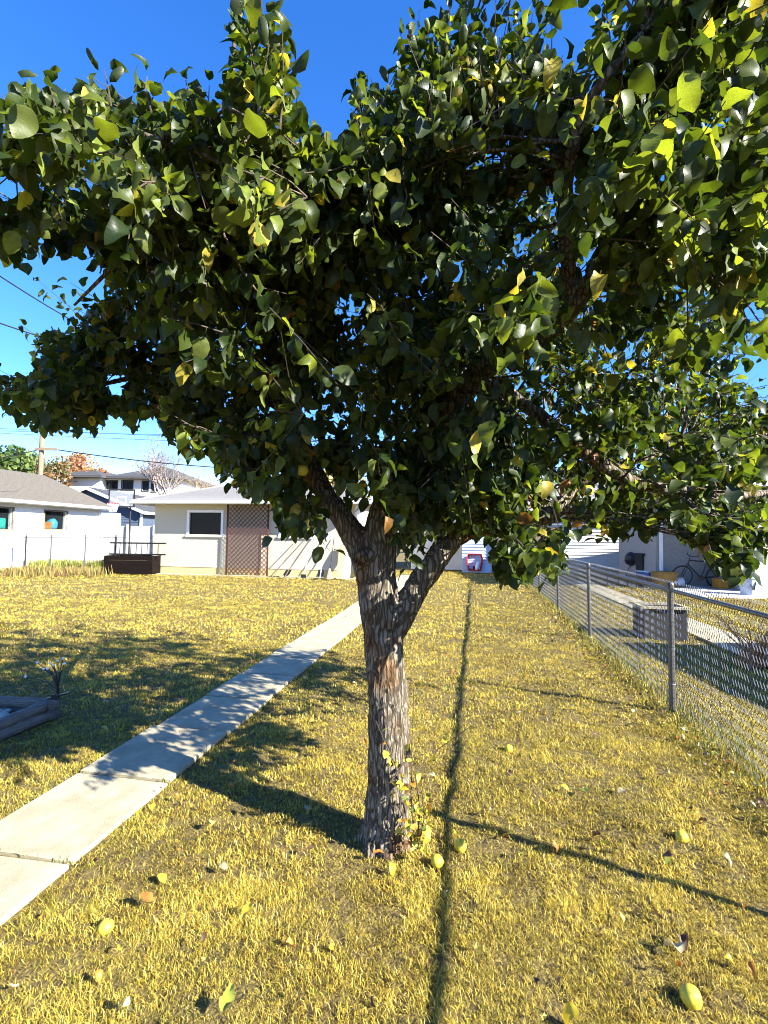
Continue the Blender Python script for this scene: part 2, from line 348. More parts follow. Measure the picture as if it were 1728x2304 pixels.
def window(parent, x0, x1, z0, z1, y=0.0, fw=0.09, fr=None, gl=None, proud=0.03, depth=0.07, mull=None):
    m = MB(); a, b, c, d = x0 - fw, x1 + fw, z0 - fw, z1 + fw
    m.box(a, b, y - proud, y + 0.01, d - fw, d); m.box(a - .02, b + .02, y - proud - .03, y + 0.01, c, c + fw * .8)
    m.box(a, x0, y - proud, y + 0.01, c + fw * .8, d - fw); m.box(x1, b, y - proud, y + 0.01, c + fw * .8, d - fw)
    if mull: m.box(mull - .025, mull + .025, y - .005, y + .03, z0, z1)
    wf = m.build('window', fr or M['white'], parent)
    MB().box(x0, x1, y + depth - 0.012, y + depth, z0, z1).build('pane', gl or M['glass_dark'], wf)
    return wf

# ------------------------------------------------------------------ cream garage
gl_ = G(344, 1290); nrm = -EF
def on_front(px, py): p = VPL(px, py, gl_, EF); return ((p - gl_).dot(ER), p.z)
GW = on_front(821, 1250)[0]; EAVE = on_front(560, 1128)[1]; GD = 6.6
gar = thing('garage', 'cream stucco garage with pale hip roof and two white framed windows', 'garage', gl_, -YA)
w1 = on_front(427, 1153), on_front(497, 1203); w2 = on_front(634, 1155), on_front(703, 1206)
op = [(w1[0][0], w1[1][0], w1[1][1], w1[0][1]), (w2[0][0], w2[1][0], w2[1][1], w2[0][1])]
FZ = on_front(400, 1275)[1]
m = MB(); wall_open(m, 0, GW, FZ, EAVE, 0.2, op)
m.quad((0, 0, FZ), (0, 0, EAVE), (0, GD, EAVE), (0, GD, FZ)); m.quad((GW, 0, FZ), (GW, GD, FZ), (GW, GD, EAVE), (GW, 0, EAVE)); m.quad((0, GD, FZ), (0, GD, EAVE), (GW, GD, EAVE), (GW, GD, FZ))
m.build('wall', M['stucco'], gar)
MB().box(0.015, GW - .015, 0.015, GD, -0.02, FZ).build('foundation', M['foundation'], gar)
MB().box(-.12, GW + .1, -.35, .01, -0.03, 0.025).build('apron', M['concrete'], gar)
for i, o in enumerate(op):
    window(gar, *o, mull=(o[0] + (o[1] - o[0]) * .48) if i else None)
OH = 0.55; RZ = EAVE + 1.25; hx = GD / 2 + OH * .6
e = [(-OH, -OH, EAVE), (GW + OH * .6, -OH, EAVE), (GW + OH * .6, GD + OH, EAVE), (-OH, GD + OH, EAVE)]
r1, r2 = (-OH + hx + .35, GD / 2, RZ), (GW + OH * .6 - hx, GD / 2, RZ)
m = MB(); shingles(m, e[0], e[1], r2, r1, 24); shingles(m, e[1], e[2], r2, r2, 24); shingles(m, e[2], e[3], r1, r2, 12); shingles(m, e[3], e[0], r1, r1, 24)
m.tube([e[0], r1], .035, 4).tube([e[1], r2], .035, 4).tube([r1, r2], .04, 4)
rf = m.build('roof', M['shingle_pale'], gar)
m = MB(); x0, x1, y0, y1 = -OH, GW + OH * .6, -OH, GD + OH
m.box(x0, x1, y0, y0 + .03, EAVE - .14, EAVE - .004).box(x0, x0 + .03, y0 + .03, y1, EAVE - .14, EAVE - .004).box(x1 - .03, x1, y0 + .03, y1, EAVE - .14, EAVE - .004)
m.build('fascia', M['white'], gar)
m = MB(); m.box(x0 + .03, x1 - .03, y0 + .03, 0.0, EAVE - .10, EAVE - .085); m.build('soffit', M['white'], gar)
g_ = MB(); g_.box(x0 - .02, x1 + .02, y0 - .11, y0 - .004, EAVE - .13, EAVE - .02, ch=.02); g_.build('gutter', M['white'], gar)
dx = on_front(806, 1200)[0]
MB().box(dx - .10, dx + .17, -.05, -.004, FZ - .1, EAVE - .145).build('corner_board', M['white'], gar)
MB().box(dx - .02, dx + .06, -.13, -.055, 0.1, EAVE - .15, ch=.015).build('downpipe', M['white'], gar)

# lattice trellis on the garage
lt = thing('lattice_trellis', 'tall red brown wooden lattice trellis leaning on the cream garage between its windows', 'trellis', gl_ + ER * on_front(515, 1200)[0] - EF * 0.16, -YA)
lw = on_front(606, 1200)[0] - on_front(515, 1200)[0]; lh = on_front(560, 1132)[1]; lz = 0.06
pit = 0.165
def clip_slat(c, sgn):
    """line x = c + sgn*z inside the panel"""
    pts = []
    for z in (lz, lh):
        x = c + sgn * z
        if 0 <= x <= lw: pts.append((x, z))
    for x in (0, lw):
        z = (x - c) / sgn
        if lz < z < lh: pts.append((x, z))
    return pts[:2] if len(pts) >= 2 else None
for sgn, yo in ((1, 0.0), (-1, 0.011)):
    cs = np.arange(-lh - pit, lw + lh + pit, pit)
    for c in cs:
        pt = clip_slat(c, sgn)
        if not pt: continue
        (xa, za), (xb, zb) = pt; L = math.hypot(xb - xa, zb - za)
        if L < .08: continue
        ang = math.atan2(zb - za, xb - xa); T = Matrix.Translation((xa, yo, za)) @ Matrix.Rotation(-ang, 4, 'Y')
        MB().box(0, L, 0, .009, -.014, .014, M=T).build('slat', M['redwood'], lt)
for x in (0.0, lw): MB().box(x - .03, x + .03, .022, .045, 0, lh).build('upright', M['redwood'], lt)

# things leaning on the garage right of the trellis
def lean(px0, py0, px1, out=.55, top=None):
    b = on_front(px0, py0)[0]; return b
def garage_pt(s, y, z): return gl_ + ER * s - EF * y + Vector((0, 0, z))
def tool(name, label, cat, pxb, pxt, ztop, head, r=.014, mt=None, out=.5):
    sb, st = on_front(pxb, 1295)[0], on_front(pxt, 1240)[0]
    a, b = garage_pt(sb, out, 0.03), garage_pt(st, .05, ztop)
    t = thing(name, label, cat, a, 0); l = b - a
    MB().tube([(0, 0, 0), l], r, 6).build('handle', mt or M['wood_tan'], t)
    dr = l.normalized(); sd_ = ER
    m = MB()
    if head == 'rake':
        m.tube([ER * -.2 + Vector((0, 0, .03)), ER * .2 + Vector((0, 0, .03))], .012, 5)
        for i in range(9): m.tube([ER * (-.2 + .05 * i) + Vector((0, 0, .03)), ER * (-.2 + .05 * i) - EF * .07], .006, 4)
    elif head == 'shovel':
        pts = [ER * -.1 + dr * .30, ER * -.11 + dr * .1, dr * -.0, ER * .11 + dr * .1, ER * .1 + dr * .30]; m.plate(pts, EF, .006)
    elif head == 'broom':
        m.lathe([(.02, .34), (.05, .25), (.12, 0)], 8)
    else:
        m.box(-.09, .09, -.02, .02, 0, .12)
    m.build('head', M['black_metal'] if head != 'broom' else M['wood_tan'], t); return t
tool('rake', 'garden rake leaning on the garage wall, farthest left of the leaning tools', 'rake', 628, 668, 1.25, 'rake', mt=M['wood_pole'])
tool('shovel', 'dark handled shovel leaning steeply below the right garage window', 'shovel', 652, 690, 1.35, 'shovel', mt=M['wood_pole'])
tool('hoe', 'pale handled hoe leaning on the garage left of the plywood board', 'hoe', 693, 703, 1.35, 'hoe', mt=M['white'])
tool('snow_pusher', 'white handled pusher leaning upright on the garage beside the hoe', 'shovel', 729, 735, 1.45, 'shovel', mt=M['white'])
tool('broom', 'broom with dark handle leaning against garage wall next to plywood', 'broom', 750, 752, 1.4, 'broom', mt=M['black_metal'])
s0 = on_front(765, 1250)[0]
bd = thing('plywood_board', 'bare tan plywood board with white edge leaning on the garage corner', 'board', garage_pt(s0, .45, .02), -YA)
T = Matrix.Rotation(math.radians(-17), 4, 'X')
MB().box(0, .22, 0, .02, 0, 1.15, M=T).build('board', M['wood_tan'], bd); MB().box(.225, .46, .005, .022, 0, 1.12, M=T).build('face', M['white'], bd)

# ------------------------------------------------------------------ white garage of the left neighbour: long wall runs along the lot line
wc = D(222, 1200, 22.6); wc.z = 0
def on_side(px, py): p = VPL(px, py, wc, ER); return ((p - wc).dot(-EF), p.z)
wg = thing('white_garage', 'white rendered garage with brown shingle gable roof and coloured bins in its windows', 'garage', wc, -YA + PI / 2)
# local x points along -ER rotated: use explicit matrix so local x = -EF (towards us), local y = -ER (into the building)
wg.rotation_euler = (0, 0, math.atan2(-EF.y, -EF.x)); sgn_in = 1 if (Matrix.Rotation(math.atan2(-EF.y, -EF.x), 3, 'Z') @ Vector((0, 1, 0))).dot(-ER) > 0 else -1
# local +y = ER here, the building lies at negative y
WL = 11.0; WE = on_side(222, 1138)[1]; WD = 6.8
wa = on_side(101, 1149), on_side(149, 1191); wb = on_side(-20, 1141), on_side(27, 1191)
ops = [(min(a[0], b[0]), max(a[0], b[0]), b[1], a[1]) for a, b in (wa, wb)]
m = MB(); wall_open(m, 0, WL, 0, WE, -0.18, ops)
m.quad((0, 0, 0), (0, 0, WE), (0, -WD, WE), (0, -WD, 0)); m.poly([(0, -WD, WE), (0, 0, WE), (0, -WD / 2, WE + 1.45)])
m.quad((WL, 0, 0), (WL, -WD, 0), (WL, -WD, WE), (WL, 0, WE)); m.poly([(WL, 0, WE), (WL, -WD, WE), (WL, -WD / 2, WE + 1.45)]); m.quad((0, -WD, 0), (0, -WD, WE), (WL, -WD, WE), (WL, -WD, 0))
m.build('wall', M['white'], wg)
for o in ops:
    m = MB(); fw = .05
    for b in ((o[0] - fw, o[1] + fw, o[3], o[3] + fw), (o[0] - fw, o[1] + fw, o[2] - fw, o[2]), (o[0] - fw, o[0], o[2], o[3]), (o[1], o[1] + fw, o[2], o[3])): m.box(b[0], b[1], -.05, .02, b[2], b[3])
    wn = m.build('window', M['wood_pole'], wg); MB().box(o[0], o[1], -.10, -.09, o[2], o[3]).build('pane', M['glass'], wn)
MB().box(ops[0][0] - 1, ops[1][1] + 1, -1.3, -1.25, .3, WE - .1).build('inner_wall', M['interior'], wg)
MB().box(ops[0][0] - .1, ops[0][1] + .1, -.55, -.19, ops[0][2] - .06, ops[0][2] - .02).build('shelf', M['wood_dark'], wg)
MB().box(ops[1][0] - .1, ops[1][1] + .1, -.55, -.19, ops[1][2] - .06, ops[1][2] - .02).build('shelf', M['wood_dark'], wg)
m = MB(); R0 = WE + 1.45 + .05
shingles(m, (-.35, .45, WE - .05), (WL, .45, WE - .05), (WL, -WD / 2, R0), (-.35, -WD / 2, R0), 26); shingles(m, (-.35, -WD - .45, WE - .05), (WL, -WD - .45, WE - .05), (WL, -WD / 2, R0), (-.35, -WD / 2, R0), 12)
m.build('roof', M['shingle_brown'], wg)
m = MB(); m.box(-.36, WL, .42, .47, WE - .2, WE - .055); m.build('fascia', M['white'], wg)
MB().box(-.36, WL, .475, .58, WE - .17, WE - .07, ch=.02).build('gutter', M['white'], wg)
m = MB(); m.plate([(-.37, .46, WE - .2), (-.37, .46, WE - .06), (-.37, -WD / 2, R0 - .01), (-.37, -WD / 2, R0 - .16)], (1, 0, 0), .03); m.build('rake_board', M['white'], wg)
MB().box(.0, .08, .01, .08, 0.1, WE - .2, ch=.015).build('downpipe', M['white'], wg)
def side_pt(s, y, z): return wc + (-EF) * s + ER * y + Vector((0, 0, z))
o = ops[0]; bm_ = MB().box(-.26, .26, -.14, .14, 0, .30, ch=.02); b_ = bm_.build('storage_bin', M['orange'], label='orange bin behind the second window of the white garage', category='bin'); b_.location = side_pt(o[1] - .35, -.38, o[2]); b_.rotation_euler = wg.rotation_euler
mg = MB().lathe([(.16, 0), (.2, .1), (.21, .3), (.12, .42), (.05, .46)], 12); b_ = mg.build('water_jug', M['cyan'], smooth=True, label='blue jug standing in the second window of the white garage', category='jug'); b_.location = side_pt(o[0] + .34, -.38, o[2])
o = ops[1]; b_ = MB().box(-.55, .55, -.14, .14, 0, .42, ch=.03).build('storage_bin', M['teal'], label='teal bin filling the lower part of the white garage window at the frame edge', category='bin'); b_.location = side_pt(o[0] + .6, -.38, o[2]); b_.rotation_euler = wg.rotation_euler

# ------------------------------------------------------------------ neighbours farther back on the left
def gable_house(name, label, loc, rz, W_, Dp, ez, rise, wallm, roofm, n_lap=0, oh=.4):
    t = thing(name, label, 'garage', loc, rz)
    m = MB()
    m.quad((0, 0, 0), (W_, 0, 0), (W_, 0, ez), (0, 0, ez)); m.poly([(0, 0, ez), (W_, 0, ez), (W_ / 2, 0, ez + rise)])
    m.quad((0, 0, 0), (0, 0, ez), (0, Dp, ez), (0, Dp, 0)); m.quad((W_, 0, 0), (W_, Dp, 0), (W_, Dp, ez), (W_, 0, ez)); m.quad((0, Dp, 0), (0, Dp, ez), (W_, Dp, ez), (W_, Dp, 0)); m.poly([(0, Dp, ez), (W_ / 2, Dp, ez + rise), (W_, Dp, ez)])
    if n_lap:
        lap_siding(m, 0.003, W_ - .003, 0.02, ez, -.004, n_lap)
        for i in range(int(n_lap * rise / ez)):
            z = i * ez / n_lap; hw = (W_ / 2) * (1 - z / rise)
            m.quad((W_ / 2 - hw, -.018, ez + z), (W_ / 2 + hw, -.018, ez + z), (W_ / 2 + hw * .93, -.004, ez + z + ez / n_lap), (W_ / 2 - hw * .93, -.004, ez + z + ez / n_lap))
    m.build('wall', wallm, t)
    k = oh * rise / (W_ / 2)
    m = MB(); a = .03
    shingles(m, (-oh, -oh, ez - k + a), (-oh, Dp + oh, ez - k + a), (W_ / 2, Dp + oh, ez + rise + a), (W_ / 2, -oh, ez + rise + a), 16)
    shingles(m, (W_ + oh, -oh, ez - k + a), (W_ + oh, Dp + oh, ez - k + a), (W_ / 2, Dp + oh, ez + rise + a), (W_ / 2, -oh, ez + rise + a), 16)
    m.build('roof', roofm, t)
    m = MB()
    for s_ in (-1, 1):
        xe = W_ / 2 + s_ * (W_ / 2 + oh)
        m.plate([(W_ / 2, -oh - .01, ez + rise + a - .005), (xe, -oh - .01, ez - k + a - .005), (xe, -oh - .01, ez - k - .16), (W_ / 2, -oh - .01, ez + rise - .16)], (0, 1, 0), .04)
        m.box(min(xe, xe - s_ * .03), max(xe, xe - s_ * .03), -oh + .03, Dp + oh, ez - k - .14, ez - k + .02)
    m.build('fascia', M['white'], t)
    return t
bp0 = D(330, 1150, 31.0); bp1 = D(204, 1097, 31.0)
W_ = (bp0.x - bp1.x) * 2 - .6
bg_ = gable_house('blue_garage', 'slate blue sided garage with white trimmed gable behind the basketball hoop', Vector((bp0.x - W_ - .35, 31, 0)), 0, W_, 7, bp0.z + .1, bp1.z - bp0.z - .1, M['siding_blue'], M['shingle_dark'], 18)
dx0 = D(225, 1180, 31).x - (bp0.x - W_ - .35); dx1 = D(268, 1180, 31).x - (bp0.x - W_ - .35); dz = D(240, 1158, 31).z
MB().box(dx0, dx1, -.06, -.02, 0, dz).build('door', M['siding_pale_blue'], bg_)
m = MB(); m.box(dx0 - .1, dx0, -.07, -.02, 0, dz + .1).box(dx1, dx1 + .1, -.07, -.02, 0, dz + .1).box(dx0, dx1, -.07, -.02, dz, dz + .1); m.build('door_frame', M['white'], bg_)
MB().box(W_ - .02, W_ + .1, -.09, .02, 0, bp0.z - .1).build('corner_board', M['white'], bg_)

# two-storey house
Y2 = 46.0
th = thing('two_storey_house', 'white two storey house with dark hip roofs far behind the garages', 'house', (0, Y2, 0), 0)
def at2(px, py, y=Y2): p = D(px, py, y); return p.x, p.z
def hip(mb, x0, x1, y0, y1, ez, rise, n=10):
    hw = min(x1 - x0, y1 - y0) / 2
    if x1 - x0 >= y1 - y0: r1, r2 = (x0 + hw, (y0 + y1) / 2, ez + rise), (x1 - hw, (y0 + y1) / 2, ez + rise)
    else: r1, r2 = ((x0 + x1) / 2, y0 + hw, ez + rise), ((x0 + x1) / 2, y1 - hw, ez + rise)
    A, B, Cc, Dd = (x0, y0, ez), (x1, y0, ez), (x1, y1, ez), (x0, y1, ez)
    if x1 - x0 >= y1 - y0:
        shingles(mb, A, B, r2, r1, n); shingles(mb, B, Cc, r2, r2, n); shingles(mb, Cc, Dd, r1, r2, n); shingles(mb, Dd, A, r1, r1, n)
    else:
        shingles(mb, A, B, r1, r1, n); shingles(mb, B, Cc, r2, r1, n); shingles(mb, Cc, Dd, r2, r2, n); shingles(mb, Dd, A, r1, r2, n)
xa, za = at2(157, 1072); xb, _ = at2(226, 1072); xc, zc = at2(222, 1071, Y2 + .8); xd, _ = at2(400, 1072)
wins = [((240, 1082), (263, 1102)), ((275, 1082), (298, 1102)), ((321, 1083), (333, 1104)), ((342, 1086), (353, 1106))]
wp = [(at2(*a, Y2 + .8), at2(*b, Y2 + .8)) for a, b in wins]; wo = [(a[0], b[0], b[1], a[1]) for a, b in wp]
m = MB(); wall_open(m, xc + .02, xd, 0, za, .15, wo, y=.8)
m.quad((xd, .8, 0), (xd, 9, 0), (xd, 9, za), (xd, .8, za)); m.box(xa, xb, 0, 8.5, 0, za); m.build('wall', M['white'], th)
for o in wo: window(th, *o, y=.8, fw=.08, fr=M['black_metal'], mull=(o[0] + o[1]) / 2)
m = MB(); hip(m, xa - .7, xb + .5, -.7, 9, za + .06, .85); m.box(xa - .7, xb + .5, -.7, 9, za - .12, za + .055); m.build('roof', M['shingle_dark'], th)
m = MB(); hip(m, xb + .55, xd + .7, .0, 10, za + .06, 1.5); m.box(xb + .55, xd + .7, .0, 10, za - .12, za + .055); m.build('roof', M['shingle_dark'], th)

# white vinyl fence in front of the blue garage
vf = thing('vinyl_fence', 'plain white board fence below the slate blue garage', 'fence', (D(226, 1200, 26).x, 26, 0), 0)
L = D(350, 1200, 26).x - D(226, 1200, 26).x; hz = D(280, 1183, 26).z
for i in range(14):
    MB().box(i * L / 14 + .006, (i + 1) * L / 14 - .006, 0, .03, .05, hz + random.uniform(-.01, .01)).build('board', M['siding_white'], vf)
for i in range(3): MB().box(i * (L - .1) / 2, i * (L - .1) / 2 + .1, -.11, -.005, 0, hz + .06).build('post', M['siding_white'], vf)

# basketball hoop
hp = D(288, 1250, 24.0); hp.z = 0
bh = thing('basketball_hoop', 'basketball hoop with clear backboard on a dark pole between the garages', 'hoop', hp, math.radians(8))
bt = D(277, 1122, 24).z; bb = D(277, 1138, 24).z; bl, br, btop, bbot = D(253, 1105, 24).x - hp.x, D(303, 1105, 24).x - hp.x, D(277, 1104, 24).z, D(277, 1139, 24).z
MB().tube([(0, .1, 0), (0, .1, bbot), (0, -.05, bbot + .3)], .045, 8).build('pole', M['black_metal'], bh)
MB().box(-.4, .4, -.1, .6, 0, .2, ch=.04).build('base', M['black_metal'], bh)
bk = MB().box(bl, br, -.14, -.11, bbot, btop).build('backboard', M['acrylic'], bh)
m = MB()
for b in ((bl - .06, br + .06, btop, btop + .07), (bl - .06, br + .06, bbot - .07, bbot), (bl - .06, bl, bbot, btop), (br, br + .06, bbot, btop)): m.box(b[0], b[1], -.16, -.10, b[2], b[3])
m.build('board_frame', M['black_metal'], bk)
cx, s_ = (bl + br) / 2, .22; m = MB()
for b in ((cx - s_, cx + s_, bbot + .42, bbot + .45), (cx - s_, cx + s_, bbot + .09, bbot + .12), (cx - s_, cx - s_ + .03, bbot + .12, bbot + .42), (cx + s_ - .03, cx + s_, bbot + .12, bbot + .42)): m.box(b[0], b[1], -.148, -.142, b[2], b[3])
m.build('target_square', M['white'], bk)
rx = D(264, 1135, 24).x - hp.x; rz_ = D(264, 1134, 24).z
MB().torus(.26, .018, 20, 5, Matrix.Translation((rx, -.42, rz_))).tube([(rx, -.16, rz_), (rx, -.14, rz_)], .05, 6).build('rim', M['red'], bh)
m = MB()
for i in range(12):
    a = 2 * PI * i / 12; b = a + PI / 12; c = a - PI / 12
    for q in (b, c): m.tube([(rx + .26 * math.cos(a), -.42 + .26 * math.sin(a), rz_), (rx + .2 * math.cos(q), -.42 + .2 * math.sin(q), rz_ - .2), (rx + .15 * math.cos(a), -.42 + .15 * math.sin(a), rz_ - .42)], .011, 3)
m.build('net', M['net'], bh)

# wire fence along the left neighbour, ladder and dark timber bin beside the cream garage
fy = 17.9
pl = [(-60, 1290), (57, 1285), (114, 1291), (191, 1283), (259, 1284), (342, 1284)]
wf0 = D(-60, 1250, fy); wf0.z = 0
lf = thing('wire_fence', 'thin wire fence with pipe posts in front of the white garage', 'fence', wf0, 0)
tops = 1.26
fx1 = D(343, 1250, fy).x - wf0.x
MB().tube([(0, 0, tops), (fx1, 0, tops + .05)], .017, 6).build('rail', M['galv'], lf)
for i, (px, py) in enumerate(pl):
    x = D(px, 1250, fy).x - wf0.x
    po = MB().tube([(x, .0, 0), (x, 0, tops + .08)], .03 if i != 4 else .04, 8).build('post', M['black_metal'] if i in (1, 4) else M['galv'], lf)
    MB().lathe([(.0, 0), (.04, .01), (.04, .04), (0, .07)], 8, Matrix.Translation((x, 0, tops + .08))).build('cap', M['galv'], po)
m = MB(); p_ = .09
for i in range(int(fx1 / p_) - 1):
    m.tube([(i * p_ + (k % 2) * p_, .04, .04 + k * p_) for k in range(int(tops / p_) + 1)], .0022, 3, cap=False)
m.build('chain_link_mesh', M['galv_wire'], lf, kind='stuff')
bx0 = D(234, 1250, 17.5); bx1 = D(343, 1250, 17.5)
bw = bx1.x - bx0.x
bn = thing('timber_bin', 'low black brown timber bin against the corner of the cream garage', 'bin', (bx0.x, 17.5, 0), 0)
for i in range(4):
    MB().box(0, bw, 0, .03, .02 + i * .165, .02 + i * .165 + .155).build('plank', M['wood_dark'], bn); MB().box(0, bw, 1.0, 1.03, .02 + i * .165, .02 + i * .165 + .155).build('plank', M['wood_dark'], bn)
MB().box(.0, .03, .035, .995, .02, .67).box(bw - .03, bw, .035, .995, .02, .67).build('end_panel', M['wood_dark'], bn)
MB().box(.035, bw - .035, .035, .995, .02, .5).build('filling', M['soil'], bn)
ld = thing('ladder', 'black ladder lying on its side on top of the timber bin', 'ladder', (bx0.x + .1, 17.9 - .25, .69), 0)
MB().tube([(-.0, 0, .03), (bw + .3, 0, .03)], .03, 6).build('rail', M['black_metal'], ld); MB().tube([(-.05, .12, .43), (bw + .25, .12, .43)], .03, 6).build('rail', M['black_metal'], ld)
for i in range(9):
    x = .12 + i * (bw + .05) / 9; MB().tube([(x + .05, 0, .03), (x, .12, .43)], .018, 5).build('rung', M['black_metal'], ld)
cb0, cb1 = G(40, 1281), G(240, 1272)
cu = MB().tube([cb0 + Vector((0, 0, .05)), (cb0 + cb1) / 2 + Vector((0, .1, .05)), cb1 + Vector((0, 0, .05))], .09, 6).build('edging_log', M['concrete_grey'], label='pale edging beam lying in dry weeds before the wire fence', category='edging')

# utility pole and lines
upx = D(94, 1000, 30)
up = thing('utility_pole', 'weathered wooden utility pole rising behind the white garage roof', 'utility pole', (upx.x, 30, 0), 0)
ph = D(94, 930, 30).z
MB().tube([(0, 0, 0), (0, 0, ph)], [.17, .12], 10).build('pole', M['wood_pole'], up)
ca = D(94, 1012, 30).z
MB().box(-.3, 1.1, -.2, -.125, ca - .06, ca + .08).build('crossarm', M['wood_pole'], up)
MB().box(-1.1, 1.1, -.2, -.125, ph - .5, ph - .36).build('crossarm', M['wood_pole'], up)
for x in (-.95, -.45, .45, .95): MB().lathe([(.03, 0), (.05, .04), (.03, .08), (.05, .1), (.02, .14)], 8, Matrix.Translation((x, -.16, ph - .36))).build('insulator', M['bulb'], up)
MB().tube([(0, -.13, ca + .1), (.55, -.17, ca + .08)], .03, 5).build('brace', M['wood_pole'], up)
def cable(label, a, b, sag, r, n=14, name='power_line', group=None):
    pts = []
    for i in range(n + 1):
        t = i / n; p = Vector(a).lerp(Vector(b), t); p.z -= sag * 4 * t * (1 - t); pts.append(p)
    return MB().tube(pts, r, 5).build(name, M['cable'], label=label, category='cable', group=group)
pt = Vector((upx.x, 29.85, ca))
cable('thick dark cable running right from the utility pole crossarm', pt + Vector((1.0, 0, 0)), D(640, 1058, 34), .25, .035)
cable('thick cable running left from the utility pole crossarm', pt, D(-300, 1062, 27), .3, .03)
for i, (a, b) in enumerate((((0, 955), (900, 1000)), ((0, 966), (900, 1010)), ((0, 972), (900, 985)))):
    cable(('highest', 'second', 'lowest')[i] + ' of the three thin high power lines above the far trees', D(a[0] - 500, a[1] - 18, 33), D(*b, 33), .15, .014, group='thin high power lines above the far trees')
cable('upper of two black service cables at the left edge of the sky', D(-260, 440, 7.0), D(330, 800, 15.5), .25, .014, name='service_cable')
cable('lower of two black service cables at the left edge of the sky', D(-260, 630, 7.0), D(420, 830, 15.5), .25, .014, name='service_cable')
# ------------------------------------------------------------------ buildings at the back right
W2 = thing('white_shed', 'white lap sided shed seen behind the fork of the tree', 'shed', (D(925, 1250, 22.5).x, 22.5, 0), -YA)
sw = 2.4; m = MB(); lap_siding(m, 0, sw, 0, 2.9, 0, 22); m.box(0, sw, .005, 4, 0, 2.9); m.build('wall', M['siding_white'], W2)
m = MB(); shingles(m, (-.2, -.3, 2.85), (sw + .2, -.3, 2.85), (sw + .2, 2, 3.7), (-.2, 2, 3.7), 8); shingles(m, (-.2, 4.3, 2.85), (sw + .2, 4.3, 2.85), (sw + .2, 2, 3.7), (-.2, 2, 3.7), 8); m.build('roof', M['shingle_pale'], W2)
MB().box(sw - .1, sw + .02, -.03, -.016, 0, 2.8).build('corner_board', M['white'], W2)
B2 = thing('blue_shed', 'small pale blue lap sided shed behind the red wheelbarrow', 'shed', (D(1040, 1250, 20.6).x, 20.6, 0), -YA)
m = MB(); lap_siding(m, 0, 1.25, 0, 2.0, 0, 15); m.box(0, 1.25, .005, 2, 0, 2.0); m.build('wall', M['siding_pale_blue'], B2)
m = MB(); shingles(m, (-.15, -.2, 2.0), (1.4, -.2, 2.0), (1.4, 1.0, 2.5), (-.15, 1.0, 2.5), 5); shingles(m, (-.15, 2.2, 2.0), (1.4, 2.2, 2.0), (1.4, 1.0, 2.5), (-.15, 1.0, 2.5), 5); m.build('roof', M['shingle_dark'], B2)
gf = thing('board_fence', 'grey weathered board fence right of the pale blue shed', 'fence', (D(1107, 1250, 20.3).x, 20.3, 0), -YA)
for i in range(9): MB().box(i * .15, i * .15 + .142, random.uniform(0, .006), .025, .03, 1.7 + random.uniform(-.02, .02)).build('board', M['wood_grey'], gf)
for z in (.4, 1.4): MB().box(0, 1.35, .03, .07, z, z + .09).build('rail', M['wood_grey'], gf)
# red wheelbarrow stood on its nose
wbp = G(1068, 1289)
wb_ = thing('wheelbarrow', 'red wheelbarrow stood on end at the far end of the lawn', 'wheelbarrow', wbp, -YA + .15)
prof = [(-.26, .10), (-.34, .55), (-.28, .78), (.28, .78), (.34, .55), (.26, .10)]
m = MB(); k = len(prof)
for sc_, y in ((1.0, 0.0), (.72, .22)):
    for x, z in prof: m.v.append((x * sc_, y, .44 + (z - .44) * sc_))
for i in range(k): j = (i + 1) % k; m.f.append((i, j, k + j, k + i))
m.f.append(tuple(range(k, 2 * k))); m.build('tray', M['red'], wb_)
m = MB(); m.tube([(x, 0, z) for x, z in prof + prof[:1]], .018, 6); m.build('rim', M['red'], wb_)
for s_ in (-1, 1): MB().tube([(s_ * .12, .26, .02), (s_ * .2, .27, .8), (s_ * .27, .30, 1.15)], .02, 6).build('handle', M['wood_tan'], wb_)
MB().torus(.16, .05, 18, 6, Matrix.Translation((0, .32, .2)) @ Matrix.Rotation(PI / 2, 4, 'Y')).build('wheel', M['rubber'], wb_)
for s_ in (-1, 1): MB().tube([(s_ * .18, .24, .45), (s_ * .2, .42, .6)], .014, 5).build('leg', M['black_metal'], wb_)
# bags leaning in it
bgm = MB().lathe([(.05, 0), (.08, .1), (.07, .3), (.02, .38)], 8).build('garden_bag', M['bulb'], smooth=True, label='small pale bag propped in the red wheelbarrow', category='bag'); bgm.location = wbp + Vector((.05, .0, .12)); bgm.rotation_euler = (-.15, .3, 0); bgm.location.y -= .06

# right neighbour: long white sided garage, grey walled house with a step in it, and the house beside us
W3 = thing('white_sided_garage', 'long white lap sided garage behind the right end of the chain link fence', 'garage', (D(1150, 1250, 20.8).x, 20.8, 0), -YA)
m = MB(); lap_siding(m, 0, 7.0, .25, 2.7, 0, 18); m.box(0, 7, .005, 6, 0.25, 2.7); m.build('wall', M['siding_white'], W3)
MB().box(.02, 6.98, .02, 5.9, 0, .25).build('foundation', M['concrete_grey'], W3)
m = MB(); shingles(m, (-.3, -.4, 2.7), (7.3, -.4, 2.7), (7.3, 3, 4.1), (-.3, 3, 4.1), 16); shingles(m, (-.3, 6.4, 2.7), (7.3, 6.4, 2.7), (7.3, 3, 4.1), (-.3, 3, 4.1), 8); m.build('roof', M['shingle_pale'], W3)
MB().box(-.3, 7.3, -.43, -.40, 2.55, 2.69).build('fascia', M['white'], W3)
MB().box(1.0, 1.9, -.05, -.02, 1.35, 1.95).build('brown_board', M['wood_pole'], W3)
gh = thing('grey_house', 'grey stucco house in shade with cream front corner at the right edge', 'house', (0, 0, 0), 0)
YB, YF = 15.3, 13.6
xl = D(1476, 1300, YB).x; xr = D(1699, 1300, YF).x
